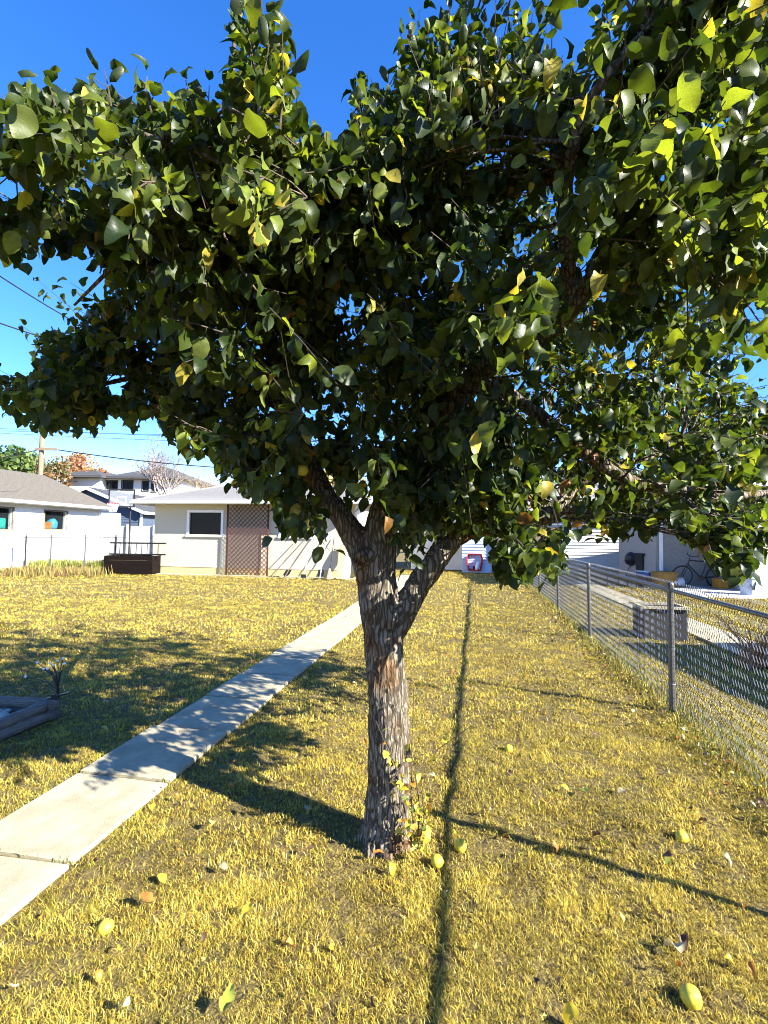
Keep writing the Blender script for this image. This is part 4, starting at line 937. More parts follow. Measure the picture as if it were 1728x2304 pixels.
for cpos, ll, hab in clusters:
    d2 = ((sk_np - np.array(cpos)) ** 2).sum(1) + np.where(sk_np[:, 2] > cpos.z + .25, .6, 0)
    i = int(np.argmin(d2)); b = skel[i][0]; v = cpos - b
    mid = b + v * .5 + Vector((0, 0, .14 * v.length)) + rv(.06)
    n_ = max(4, int(v.length / .12)); pts = []
    for k in range(n_ + 1):
        t = k / n_; pts.append(b * (1 - t) ** 2 + mid * 2 * t * (1 - t) + cpos * t * t + (rv(.012) if 0 < k < n_ else Vector()))
    r0 = min(skel[i][1] * .5, .006 + .005 * v.length)
    secs.append((pts, [r0 + (.0025 - r0) * k / n_ for k in range(n_ + 1)]))
    ns = random.randint(6, 8)
    cl_bias = random.random()
    for s_ in range(ns):
        t = 1 - .5 * random.random() ** 2.2; base = pts[min(n_, int(t * n_ + .5))]
        out = (cpos - centre).normalized() * .4
        if hab == 1: dr = (Vector((0, 0, 1.5)) + rv(.35)).normalized(); L = random.uniform(.2, .42)
        else: dr = (out + rv(.6) + Vector((0, 0, .05))).normalized(); L = random.uniform(.16, .38)
        tip = base + dr * L + Vector((0, 0, -.10 * L * (0 if hab == 1 else 1)))
        q = [base, base.lerp(tip, .5) + rv(.012), tip]
        shoots.append((q, len(Ls['pos'])))
        nl = int(L / .034) + 2; ph0 = random.uniform(0, 6)
        for k in range(nl):
            t = (k + .6) / nl; p = q[0].lerp(q[1], t * 2) if t < .5 else q[1].lerp(q[2], t * 2 - 1)
            a = ph0 + k * 2.4; e1 = dr.orthogonal().normalized(); e2 = dr.cross(e1)
            side = e1 * math.cos(a) + e2 * math.sin(a)
            if hab == 1: axis = (side * .8 + dr * .55 + Vector((0, 0, -.1)) + rv(.2)).normalized()
            else: axis = (side * .75 + dr * .25 + Vector((0, 0, -.75)) + rv(.25)).normalized()
            nn = (Vector((0, 0, .9)) + side * .3 + rv(.55)); nn = nn - axis * nn.dot(axis)
            if nn.length < .05: nn = axis.orthogonal()
            ln = ll * random.uniform(.7, 1.2) * (0.62 if t > .85 else 1)
            shp = random.choice((0, 0, 1, 1, 2, 2, 3, 4)) if hab != 1 else random.choice((1, 3, 4, 5, 5, 6, 6))
            ti = int(rng.choice(len(PAL), p=PALP if hab == 0 else PALY))
            add_leaf(p + axis * ln * .32, axis, nn.normalized(), ln, shp, ti)
# hand-placed sparse sprays against the sky at left
def spray(p0, p1, n, ln, hab=0, shp=(1, 3, 5)):
    p0, p1 = Vector(p0), Vector(p1); dr = (p1 - p0).normalized()
    q = [p0, p0.lerp(p1, .5) + rv(.01), p1]; shoots.append((q, len(Ls['pos'])))
    for k in range(n):
        t = (k + .8) / n; p = p0.lerp(p1, t); a = k * 2.4; e1 = dr.orthogonal().normalized(); e2 = dr.cross(e1)
        axis = (e1 * math.cos(a) + e2 * math.sin(a) + dr * .5 + Vector((0, 0, -.15))).normalized(); nn = rv() + Vector((0, 0, 1)); nn -= axis * nn.dot(axis)
        FORCED.add(len(Ls['pos'])); add_leaf(p + axis * ln * .3, axis, nn.normalized(), ln * random.uniform(.8, 1.15), random.choice(shp), random.choice((0, 1, 1, 2)))
FORCED = set()
for a, b, n in (((215, 735, 3.0), (75, 600, 3.0), 13), ((240, 700, 3.1), (110, 640, 3.1), 9), ((150, 770, 2.9), (40, 700, 2.9), 8), ((90, 850, 2.6), (0, 800, 2.6), 7), ((200, 640, 2.8), (150, 610, 2.8), 4)):
    spray(dsp(*a), dsp(*b), n, .065)
for a, b, n, ln in (((552, 290, 1.3), (556, -20, 1.3), 15, .085), ((605, 280, 1.3), (610, 70, 1.3), 9, .07), ((775, 240, 1.9), (765, 160, 1.9), 4, .06), ((800, 290, 1.9), (880, 110, 1.9), 9, .07), ((905, 300, 1.8), (905, 20, 1.8), 11, .065), ((975, 330, 1.8), (970, -20, 1.8), 14, .07), ((1050, 330, 1.7), (1045, 10, 1.7), 13, .07), ((330, 250, 1.3), (318, 165, 1.3), 8, .05), ((440, 280, 1.35), (398, 160, 1.35), 10, .055), ((455, 280, 1.35), (452, 185, 1.35), 8, .05), ((120, 230, 1.3), (95, 160, 1.3), 6, .06), ((240, 230, 1.3), (225, 150, 1.3), 6, .06), ((30, 290, 1.3), (5, 205, 1.3), 6, .06), ((1130, 330, 1.6), (1150, 30, 1.6), 13, .075), ((1210, 300, 1.6), (1215, 120, 1.6), 9, .075)):
    spray(dsp(*a), dsp(*b), n, ln, 1, (1, 3, 5, 6))
# dangling sprays at the lower rim
for a, b, n, ln in (((620, 1060, 2.1), (598, 1165, 2.1), 4, .07), ((665, 1110, 2.1), (712, 1190, 2.1), 5, .075), ((1100, 1160, 2.0), (1105, 1245, 2.0), 7, .09), ((1180, 1170, 2.05), (1190, 1245, 2.05), 7, .075), ((1600, 1150, 1.9), (1600, 1240, 1.9), 9, .075), ((860, 1130, 2.1), (885, 1225, 2.1), 4, .08), ((1660, 1120, 2.0), (1560, 1195, 2.0), 8, .075)):
    spray(dsp(*a), dsp(*b), n, ln, 0, (0, 1, 2))
for k in Ls: Ls[k] = np.array([tuple(v) if isinstance(v, Vector) else v for v in Ls[k]], float if k not in ('shape', 'tint') else int)
tipw = Ls['pos'] + Ls['axis'] * Ls['len'][:, None] * .9; midw = Ls['pos'] + Ls['axis'] * Ls['len'][:, None] * .45
bad = np.zeros(len(tipw), bool)
for P in (tipw, midw, Ls['pos']):
    q = project(P); X, Y_ = q[:, 0] / DS, q[:, 1] / DS; infr = (q[:, 2] > .1) & (X > -80) & (X < 1740) & (Y_ > -60) & (Y_ < 2250)
    for poly in CLEAR: bad |= infr & in_poly(X, Y_, poly)
    bad |= infr & (Y_ > np.interp(X, LX, LY))
    bad |= (q[:, 2] < .62)
fm = np.zeros(len(bad), bool); fm[list(FORCED)] = True
# the pruned inside: thin out leaves hanging before the big limbs
pc_ = project(midw)
for nm, pts, rad in limbs:
    if nm not in ('long', 'right', 'centre', 'left', 'archleft', 'topright'): continue
    sp, rr = smooth_chain(chain(pts), rad, 6); sq = project(sp); wd = np.array(rr) * F_PX / sq[:, 2]
    d_ = np.hypot(pc_[:, None, 0] - sq[None, :, 0], pc_[:, None, 1] - sq[None, :, 1]) - wd[None]
    j_ = d_.argmin(1); near_ = (d_.min(1) < 8 + .42 * Ls['len'] * F_PX / np.maximum(pc_[:, 2], .5)) & (pc_[:, 2] < sq[j_, 2]) & (pc_[:, 2] > .5)
    bad |= near_ & (rng.random(len(bad)) < {'centre': .4, 'left': .45, 'archleft': .5, 'topright': .75}.get(nm, .72))
keep = ~bad | fm
def outside(pts):
    q = project([tuple(p) for p in pts]); X, Y_ = q[:, 0] / DS, q[:, 1] / DS; r = np.zeros(len(q), bool); f = (q[:, 2] > .1) & (X > -80) & (X < 1740) & (Y_ > -60) & (Y_ < 2250)
    for poly in CLEAR: r |= f & in_poly(X, Y_, poly)
    return r | (f & (Y_ > np.interp(X, LX, LY)))
for pts, rr in secs:
    r = outside(pts); k = int(np.argmax(r)) if r.any() else len(pts)
    if k > 2: sec.tube([p - TREE for p in pts[:k]], rr[:k - 1] + [.003], 5)
# twigs whose leaves were kept
cnt = [s[1] for s in shoots] + [len(bad)]
for i, (q, _) in enumerate(shoots):
    if cnt[i + 1] > cnt[i] and keep[cnt[i]:cnt[i + 1]].mean() > .72 and (fm[cnt[i]] or not outside(q).any()): twg.tube([p - TREE for p in q], [.0028, .002, .0011], 4, cap=False)
# bare sunlit branch at the left
for pts in ([(355, 465, 1.75), (290, 530, 1.75), (215, 605, 1.75), (160, 660, 1.75)], [(430, 480, 1.7), (370, 430, 1.65), (320, 390, 1.6)], [(370, 430, 1.65), (440, 450, 1.6)]):
    sp, rr = smooth_chain([dsp(*p) for p in pts], [.010, .009, .007, .004][:len(pts)])
    sec.tube([Vector(p) - TREE for p in sp], rr, 7)
sec.build('branch', M['bark'], tree, smooth=True, kind='stuff')
twg.build('twig', M['twig'], tree, kind='stuff')
pos, ax, nr, ln, shp, tin = (Ls[k][keep] for k in ('pos', 'axis', 'nrm', 'len', 'shape', 'tint'))
bi = np.cross(ax, nr)                                     # local x, y(axis), z(normal)
q = project(pos + ax * ln[:, None] * .5)
vis = (q[:, 2] > .3) & (q[:, 0] > 10) & (q[:, 0] < 1718) & (q[:, 1] > 10) & (q[:, 1] < 2200)
size = np.where(vis, ln / np.maximum(q[:, 2], .3), 0)
order = np.argsort(-size); single = np.zeros(len(pos), bool); single[order[:300]] = True
def leaf_mesh(name, V, F, U, tint, material):
    me = bpy.data.meshes.new(name); me.from_pydata([tuple(v) for v in V], [], F); me.materials.append(material); me.shade_smooth()
    uvl = me.uv_layers.new(name='leaf'); li = np.empty(len(me.loops), np.int32); me.loops.foreach_get('vertex_index', li)
    uvl.data.foreach_set('uv', np.ascontiguousarray(U[li], np.float32).ravel())
    point_color(me, 'tint', np.tile(np.asarray(tint), (len(V), 1))); return me
LM = {}
def get_leaf(s, t, material='leaf', pal=None, key=None):
    k = (s, t, material)
    if k not in LM: LM[k] = leaf_mesh('leaf', *SHF[s], (PAL if pal is None else pal)[t], M[material])
    return LM[k]
for i in np.nonzero(single)[0]:
    o = bpy.data.objects.new('leaf', get_leaf(int(shp[i]), int(tin[i]))); C.objects.link(o); o.parent = tree
    mw = Matrix(((bi[i, 0], ax[i, 0], nr[i, 0], 0), (bi[i, 1], ax[i, 1], nr[i, 1], 0), (bi[i, 2], ax[i, 2], nr[i, 2], 0), (0, 0, 0, 1)))
    o.matrix_local = Matrix.Translation(Vector(pos[i]) - TREE) @ mw @ Matrix.Scale(float(ln[i]), 4)
def leaf_cloud(name, pos, bi, ax, nr, ln, shp, cols, material, origin):
    Vs, Li, Ls_, Us, Cs = [], [], [], [], []; base = 0; lb = 0
    for s in range(len(SH)):
        ids = np.nonzero(shp == s)[0]
        if not len(ids): continue
        V, F, U = SH[s]; n = len(ids); nvv = len(V)
        L = V[None] * ln[ids][:, None, None]
        W = pos[ids][:, None] + L[..., 0:1] * bi[ids][:, None] + L[..., 1:2] * ax[ids][:, None] + L[..., 2:3] * nr[ids][:, None]
        Vs.append(W.reshape(-1, 3) - np.array(origin)); Cs.append(np.repeat(cols[ids], nvv, 0))
        fl = np.concatenate([np.array(f) for f in F]); st = np.cumsum([0] + [len(f) for f in F])[:-1]
        Li.append((fl[None] + (base + np.arange(n) * nvv)[:, None]).ravel()); Ls_.append((st[None] + (lb + np.arange(n) * len(fl))[:, None]).ravel())
        Us.append(np.tile(U[fl], (n, 1))); base += n * nvv; lb += n * len(fl)
    me = np_mesh(name, np.concatenate(Vs), np.concatenate(Li), np.concatenate(Ls_), material, True)
    uvl = me.uv_layers.new(name='leaf'); uvl.data.foreach_set('uv', np.ascontiguousarray(np.concatenate(Us), np.float32).ravel())
    point_color(me, 'tint', np.concatenate(Cs)); return me
r_ = ~single
cols = PAL[tin[r_]] * rng.uniform(.8, 1.25, (r_.sum(), 1))
link('foliage', leaf_cloud('foliage', pos[r_], bi[r_], ax[r_], nr[r_], ln[r_], shp[r_], cols, M['leaf'], TREE), tree, kind='stuff')

# fruit
def fruit_mat():
    m = bpy.data.materials.new('apple_skin'); m.use_nodes = True; t = m.node_tree; b = t.nodes['Principled BSDF']
    tc = t.nodes.new('ShaderNodeTexCoord'); n = t.nodes.new('ShaderNodeTexNoise'); n.inputs['Scale'].default_value = 1.3; n.inputs['Detail'].default_value = 9; n.inputs['Roughness'].default_value = .7
    oi = t.nodes.new('ShaderNodeObjectInfo'); ad = t.nodes.new('ShaderNodeVectorMath'); t.links.new(tc.outputs['Object'], ad.inputs[0]); t.links.new(oi.outputs['Location'], ad.inputs[1])
    t.links.new(ad.outputs[0], n.inputs['Vector'])
    r = t.nodes.new('ShaderNodeValToRGB'); e = r.color_ramp.elements; e[0].position = .3; e[0].color = (.36, .36, .035, 1); e[1].position = .62; e[1].color = (.66, .48, .03, 1)
    x = e.new(.78); x.color = (.6, .22, .03, 1)
    t.links.new(n.outputs['Fac'], r.inputs[0]); t.links.new(r.outputs[0], b.inputs['Base Color']); b.inputs['Roughness'].default_value = .55
    return m
M['fruit'] = fruit_mat()
def apple_mesh():
    m = MB(); prof = []
    for i in range(11):
        a = PI * i / 10; r = math.sin(a) * (1 + .08 * math.cos(a)); z = -math.cos(a) * .98
        if i >= 9: z -= .12 * (i - 8)
        prof.append((max(r, .03), z))
    m.lathe(prof, 16); return m.mesh('apple', M['fruit'], True)
apm = apple_mesh()
stm_ = MB().tube([(0, 0, .72), (.05, 0, 1.0), (.12, 0, 1.25)], .05, 5).mesh('stalk', M['twig'])
for px, py, y, r in ((680, 1058, 2.15, .028), (1322, 1103, 2.3, .028)):
    a = link('apple', apm, tree); a.location = D(px, py, y) - TREE; a.scale = (r, r, r * .95); link('stalk', stm_, a)
apples = [(955, 1884, .032, 'large yellow apple touching the trunk base on its right', (.3, .4, 0), 1.22), (1036, 1905, .031, 'yellow apple with a grey bruise right of the shadow line by the trunk', (.9, .2, 1), 1.0), (238, 2090, .028, 'yellow apple on the lawn beside the concrete path', (.5, .3, 2), 1.15),
          (1555, 2248, .032, 'largest green yellow apple low in the grass at the bottom right', (2.6, .2, .5), 1.18), (1535, 1886, .030, 'pale green apple in the grass near the chain link fence', (1, .8, 1), 1.1), (1145, 1687, .030, 'yellow and red apple farthest out on the lawn', (.4, 1.2, 0), 1.05), (984, 1941, .030, 'greenish apple half sunk in grass in front of the trunk', (1.2, .1, 2), 1.0)]
for px, py, r, lb, rot, sz in apples:
    p = G(px, py, r * .6)
    a = link('apple', apm, None, label=lb, category='apple', group='fallen apples on the lawn'); a.location = p + Vector((0, 0, .006)); a.scale = (r, r, r * (1 + (sz - 1) * .4)); a.rotation_euler = rot; link('stalk', stm_, a)

# sucker shoots with yellow leaves at the foot of the trunk
sk = thing('sucker_shoots', 'thin sucker shoots with yellow leaves climbing the right of the trunk base', 'shoots', TREE + Vector((.14, -.1, 0)), 0)
so_ = sk.location.copy()
stems = [[(935, 1905), (925, 1800), (926, 1700), (930, 1600), (932, 1500)], [(930, 1905), (905, 1800), (890, 1720), (870, 1680), (845, 1620)], [(938, 1905), (945, 1820), (935, 1740), (965, 1700), (1065, 1630)], [(930, 1905), (900, 1820), (905, 1750)], [(940, 1910), (955, 1840), (950, 1780)]]
YPAL = np.array([(.42, .36, .03), (.52, .38, .03), (.30, .33, .04), (.45, .20, .03), (.10, .14, .03)])
for st in stems:
    pts = [D(px, py, TY - .16 + random.uniform(-.02, .02)) - so_ for px, py in st]
    MB().tube(pts, [.004 - .0007 * i for i in range(len(pts))], 5).build('stem', M['twig'], sk)
rp = random.Random(5)
for i in range(95):
    st = stems[rp.choice((0, 0, 1, 1, 3, 3, 4, 4, 2))]; j = rp.randrange(len(st) - 1); t = rp.random(); px = st[j][0] + (st[j + 1][0] - st[j][0]) * t + rp.uniform(-14, 16); py = st[j][1] + (st[j + 1][1] - st[j][1]) * t
    if py < 1640 and rp.random() < .6: continue
    o = link('leaf', get_leaf(rp.choice((0, 1, 2, 4)), rp.choices(range(5), (5, 4, 4, 2, 1))[0], 'dry_leaf', YPAL), sk)
    o.location = D(px, py, TY - .17 + rp.uniform(-.03, .03)) - so_; o.scale = [rp.uniform(.028, .05)] * 3; o.rotation_euler = (rp.uniform(-1.2, 1.2), rp.uniform(-1, 1), rp.uniform(0, 6.3))

# ------------------------------------------------------------------ grass
def lawn_colour(x, y, n):
    pal = np.array([(.48, .36, .085), (.40, .29, .055), (.33, .28, .05), (.20, .21, .04), (.10, .13, .03), (.24, .15, .055), (.56, .46, .17)])
    g = np.array([mnoise.noise((a * .9, b * .9, 3.0)) for a, b in zip(x[::1], y[::1])]) if n < 20000 else None
    return pal
PALG = np.array([(.58, .455, .082), (.53, .385, .046), (.48, .395, .052), (.25, .24, .038), (.11, .14, .028), (.12, .07, .022), (.64, .56, .20)])
fn = np.array([fdir.y, -fdir.x]); P3a = np.array([P3.x, P3.y])
def blades(y0, y1, dens, h0, h1, wid, xl=1.02):
    A = (y1 ** 2 - y0 ** 2) * xl; n = int(A * dens)
    y = np.sqrt(rng.uniform(y0 ** 2, y1 ** 2, n)); x = rng.uniform(-xl, xl, n) * y
    pl_ = path_lat(x, y); keep = ~((np.abs(pl_) < PATH_W / 2 + .012) & (path_lon(x, y) < 16))
    u, v = (x - pc.x) * ER.x + (y - pc.y) * ER.y, (x - pc.x) * EF.x + (y - pc.y) * EF.y
    keep &= ~((u < .0) & (v < .0) & (u > -2.7) & (v > -2.7))
    u, v = (x - gl_.x) * ER.x + (y - gl_.y) * ER.y, (x - gl_.x) * EF.x + (y - gl_.y) * EF.y
    keep &= ~((u > -.15) & (u < GW + .1) & (v > -.33) & (v < GD))
    keep &= np.hypot(x - TREE.x, y - TREE.y) > .115
    c = vnoise(x, y, 14, 1) * .55 + vnoise(x, y, 38, 2) * .45
    keep &= rng.random(n) < np.clip((c - .27) * 3.2, .13, 1)
    lf_ = (x - P3a[0]) * fn[0] + (y - P3a[1]) * fn[1]
    keep &= ~((np.abs(x - (4.55 + (y - 4) * math.tan(YA))) < .36))
    x, y, lf_, pl_ = x[keep], y[keep], lf_[keep], pl_[keep]; n = len(x)
    big = vnoise(x, y, 1.3, 5); mid_ = vnoise(x, y, 5, 6)
    green = np.clip((big - .5) * .7, 0, .4) + np.where(np.abs(lf_ - .05) < .3, .35, 0) + np.where(lf_ > .2, .3, 0) + np.where((np.abs(pl_) < PATH_W / 2 + .12), .12, 0)
    idx = np.full(n, 0); r = rng.random(n)
    base = rng.choice(7, n, p=[.31, .20, .17, .08, .04, .12, .08]); gi = rng.choice([3, 4, 2], n, p=[.45, .3, .25])
    idx = np.where(r < green, gi, base); pt_ = vnoise(x, y, 3.1, 9) * .6 + vnoise(x, y, 11, 10) * .4; idx = np.where((rng.random(n) < np.clip((pt_ - .52) * 3.2, 0, .6)), rng.choice([5, 5, 3, 1], n), idx)
    col = PALG[idx] * (.75 + .5 * mid_)[:, None] * rng.uniform(.8, 1.2, (n, 1))
    tall = 1 + np.where(np.abs(lf_ - .03) < .22, 1.0, 0) * rng.random(n) + np.where(np.abs(pl_) < PATH_W / 2 + .06, .4, 0)
    h = rng.uniform(h0, h1, n) * (.6 + .8 * mid_) * tall; lean = rng.uniform(.5, 1.75, n); a = rng.uniform(0, 2 * PI, n) + 1.2 * big
    dx_, dy_ = np.cos(a), np.sin(a); wv = wid * rng.uniform(.6, 1.3, n); tw = a + PI / 2 + rng.uniform(-.9, .9, n); sx, sy = np.cos(tw) * wv / 2, np.sin(tw) * wv / 2
    l1 = lean * .55; mx_, mz = np.sin(l1) * h * .55, np.cos(l1) * h * .55; l2 = np.minimum(lean * 1.35, 1.9); tx, tz = mx_ + np.sin(l2) * h * .5, np.maximum(mz + np.cos(l2) * h * .5, .004)
    z = ground_z(x, y); mz = mz + z; tz = tz + z
    V = np.stack([np.stack([x - sx, y - sy, z], 1), np.stack([x + sx, y + sy, z], 1), np.stack([x + dx_ * mx_ + sx * .85, y + dy_ * mx_ + sy * .85, mz], 1), np.stack([x + dx_ * mx_ - sx * .85, y + dy_ * mx_ - sy * .85, mz], 1), np.stack([x + dx_ * tx, y + dy_ * tx, tz], 1)], 1).reshape(-1, 3)
    return V, np.repeat(col, 5, 0)
VV, CC = [], []
for args in ((.9, 2.2, 47000, .014, .034, .0019), (2.2, 4.0, 21500, .015, .036, .0028), (4.0, 7.0, 6800, .017, .042, .005), (7.0, 11.0, 2100, .02, .048, .010), (11.0, 21, 480, .025, .055, .017)):
    V, Cc = blades(*args); VV.append(V); CC.append(Cc)
V = np.concatenate(VV); Cc = np.concatenate(CC); n = len(V) // 5
b0 = np.arange(n) * 5
li = np.stack([b0, b0 + 1, b0 + 2, b0 + 3, b0 + 3, b0 + 2, b0 + 4], 1).ravel(); ls = np.stack([np.arange(n) * 7, np.arange(n) * 7 + 4], 1).ravel()
gme = np_mesh('grass', V, li, ls, M['grass']); point_color(gme, 'tint', Cc)
link('grass', gme, None, kind='stuff', label='short dry yellow lawn grass over the whole yard', category='grass')

# dry weeds before the wire fence and along the chain link fence
def weeds(name, label, spots, n, h, pal, wid=.006):
    VV, CC = [], []
    for i in range(n):
        x, y = spots(); hh = h * rng.uniform(.4, 1.1); a = rng.uniform(0, 6.28); le = rng.uniform(.1, .7)
        dx_, dy_ = math.cos(a), math.sin(a); sx, sy = -dy_ * wid / 2, dx_ * wid / 2; m1 = math.sin(le * .5) * hh * .5; z1 = math.cos(le * .5) * hh * .5; t1 = m1 + math.sin(le * 1.3) * hh * .5; z2 = z1 + math.cos(le * 1.3) * hh * .5
        VV += [(x - sx, y - sy, 0), (x + sx, y + sy, 0), (x + dx_ * m1 + sx, y + dy_ * m1 + sy, z1), (x + dx_ * m1 - sx, y + dy_ * m1 - sy, z1), (x + dx_ * t1, y + dy_ * t1, z2)]; CC += [pal[rng.integers(len(pal))]] * 5
    V = np.array(VV); n_ = len(V) // 5; b0 = np.arange(n_) * 5
    me = np_mesh(name, V, np.stack([b0, b0 + 1, b0 + 2, b0 + 3, b0 + 3, b0 + 2, b0 + 4], 1).ravel(), np.stack([np.arange(n_) * 7, np.arange(n_) * 7 + 4], 1).ravel(), M['grass']); point_color(me, 'tint', np.array(CC))
    link(name, me, None, kind='stuff', label=label, category='weeds')
x0_, x1_ = D(-40, 1280, 17.3).x, D(236, 1280, 17.3).x
weeds('dry_weeds', 'tall dry yellow weeds in front of the wire fence', lambda: (rng.uniform(x0_, x1_), 17.2 + rng.normal(0, .6)) if rng.random() < .5 else ((lambda k: (x0_ + (x1_ - x0_) * ((k * .37) % 1) + rng.normal(0, .18), 17.0 + rng.normal(0, .25)))(rng.integers(0, 9))), 2200, .36, [(.36, .26, .08), (.24, .17, .06), (.16, .09, .045), (.30, .26, .08), (.14, .15, .04)], .02)
weeds('fence_weeds', 'green weeds growing along the chain link fence', lambda: ((lambda t: (P3.x + fdir.x * t + rng.normal(.05, .09), P3.y + fdir.y * t + rng.normal(0, .05)))(rng.uniform(-2.9, 11))), 4200, .12, [(.11, .15, .03), (.20, .21, .04), (.36, .30, .07), (.40, .32, .09), (.07, .10, .02)], .006)

weeds('wall_weeds', 'green weeds at the foot of the white garage behind the wire fence', lambda: (rng.uniform(D(60, 1250, 19.5).x, D(232, 1250, 19.5).x), 19.3 + rng.normal(0, .4)), 1800, .55, [(.14, .18, .03), (.24, .26, .05), (.36, .32, .07)], .025)
def joint_spot():
    k = rng.integers(max(k0, int((.8 - 0) / SLAB) - 6), k1); e_ = rng.choice([-1, 1]); t_ = t0 + k * SLAB + rng.normal(0, .015); l_ = e_ * (PATH_W / 2 - abs(rng.normal(0, .05))) if rng.random() < .7 else rng.uniform(-1, 1) * PATH_W / 2
    p = PATH_C + ER * l_ + EF * t_; return p.x, p.y
weeds('joint_tufts', 'thin grass tufts growing in the joints of the concrete path', joint_spot, 700, .06, [(.36, .30, .06), (.18, .20, .04), (.12, .15, .03)], .004)
# reddish dead shrub beyond the fence
rs = G(1700, 1500)
ds = thing('dead_shrub', 'reddish dry shrub stems beyond the chain link fence at the right edge', 'shrub', rs, 0)
m = MB()
for i in range(90):
    a = random.uniform(0, 6.28); r = random.uniform(.1, .45); hh = random.uniform(.25, .6)
    m.tube([(random.gauss(0, .1), random.gauss(0, .1), 0), (r * .5 * math.cos(a), r * .5 * math.sin(a), hh * .6), (r * math.cos(a), r * math.sin(a), hh)], [.006, .004, .002], 3)
m.build('stems', mat('red_stems', (.26, .10, .05), .8, col2=(.38, .2, .1)), ds, kind='stuff')

# ------------------------------------------------------------------ fallen leaves
FPAL = np.array([(.52, .39, .025), (.44, .40, .10), (.42, .17, .03), (.11, .058, .03), (.42, .38, .22), (.18, .22, .03)])
def fallen(px, py, size, col, label, rot, shape=1):
    o = link('fallen_leaf', get_leaf(shape, col, 'dry_leaf', FPAL), None, label=label, category='leaf', group='single fallen leaves on the lawn')
    o.location = G(px, py, .046); o.scale = (size, size, size); o.rotation_euler = rot
FL = [
    (1151, 1875, .055, 0, 'round yellow leaf right of the bruised apple', 2), (884, 1942, .06, 0, 'bright yellow leaf standing in the grass in front of the trunk', 1), (1178, 1918, .05, 2, 'orange leaf beside a small yellow one right of the trunk', 1),
    (1303, 2276, .085, 0, 'big bright yellow leaf at the bottom edge', 3), (1533, 2145, .10, 4, 'long pale cream leaf above the bottom right green apple', 3), (1630, 2156, .05, 0, 'folded yellow leaf near the bottom right corner', 3),
    (1689, 2165, .055, 2, 'curled orange leaf at the right edge near the corner', 5), (1531, 2104, .085, 3, 'dark red brown leaf behind the long pale leaf', 5), (1263, 1766, .05, 0, 'small yellow leaf in the middle of the right lawn', 2),
    (1325, 1775, .055, 4, 'pale leaf in the middle of the right lawn beside a small yellow one', 4), (1103, 1825, .06, 4, 'pale curled leaf above the round yellow leaf', 5), (358, 1966, .055, 0, 'round yellow leaf between the path and the trunk', 2),
    (270, 2139, .045, 0, 'small yellow leaf just below the apple beside the path', 1), (215, 2185, .045, 2, 'orange leaf near the lower end of the path', 3), (643, 2122, .055, 2, 'orange and yellow leaf centred low in the lawn', 5),
    (567, 2031, .06, 1, 'dull yellow leaf lying left of centre in the lower lawn', 0), (502, 2278, .075, 2, 'tan leaf at the bottom edge left of centre', 4), (276, 2265, .06, 4, 'narrow pale leaf at the bottom edge left', 3),
    (227, 1635, .06, 0, 'yellow leaf in the shade between planter and path, left of a pair', 2), (268, 1640, .055, 0, 'yellow leaf in the shade between planter and path, right of a pair', 2), (268, 1593, .05, 2, 'ochre leaf in the shade above the yellow pair', 1),
    (1352, 1880, .09, 3, 'dark red brown leaf patch in the right lawn', 5), (1590, 1850, .08, 3, 'red brown leaf above the pale green apple', 5), (1368, 1900, .06, 5, 'green leaf lying in the thin shadow on the right lawn', 4), (1625, 1925, .07, 4, 'pale dry leaf right of the pale green apple', 5), (43, 1676, .065, 5, 'green leaf by the timber planter', 1),
]
for px, py, sz, c, lb, shp_ in FL: fallen(px, py, sz, c, lb, (random.uniform(-.45, .3), random.uniform(-.35, .35), random.uniform(0, 6.28)), shp_)
n = 8000
yy_ = np.sqrt(rng.uniform(1.2 ** 2, 15 ** 2, n)); xx_ = rng.uniform(-.95, .95, n) * yy_
lf_ = (xx_ - P3a[0]) * fn[0] + (yy_ - P3a[1]) * fn[1]
pr = np.where((lf_ > -.6) & (lf_ < .1), 1, np.where(lf_ < 0, .38, .2)); pr = np.where(np.abs(path_lat(xx_, yy_)) < PATH_W / 2, .03, pr)
k_ = rng.random(n) < pr; extra = 900; te = rng.uniform(-2.5, 10, extra)
xx_ = np.concatenate([xx_[k_], P3.x + fdir.x * te - np.abs(rng.normal(.03, .17, extra))]); yy_ = np.concatenate([yy_[k_], P3.y + fdir.y * te + rng.normal(0, .05, extra)]); n = len(xx_)
an = rng.uniform(0, 2 * PI, n); tl = rng.normal(0, .45, (n, 2)); N_ = np.stack([tl[:, 0], tl[:, 1], np.ones(n)], 1); N_ /= np.linalg.norm(N_, axis=1)[:, None]
A_ = np.stack([np.cos(an), np.sin(an), np.zeros(n)], 1); A_ -= N_ * (A_ * N_).sum(1)[:, None]; A_ /= np.linalg.norm(A_, axis=1)[:, None]
cl = FPAL[rng.choice(6, n, p=[.06, .10, .18, .48, .12, .06])] * rng.uniform(.6, 1.1, (n, 1))
link('leaf_litter', leaf_cloud('leaf_litter', np.stack([xx_, yy_, rng.uniform(.03, .06, n)], 1), np.cross(A_, N_), A_, N_, rng.uniform(.012, .05, n) * np.where(rng.random(n) < .3, 1.25, .8), rng.integers(0, 7, n), cl, M['dry_leaf'], (0, 0, 0)), None, kind='stuff', label='small dry leaves scattered over lawn and fence line', category='litter')

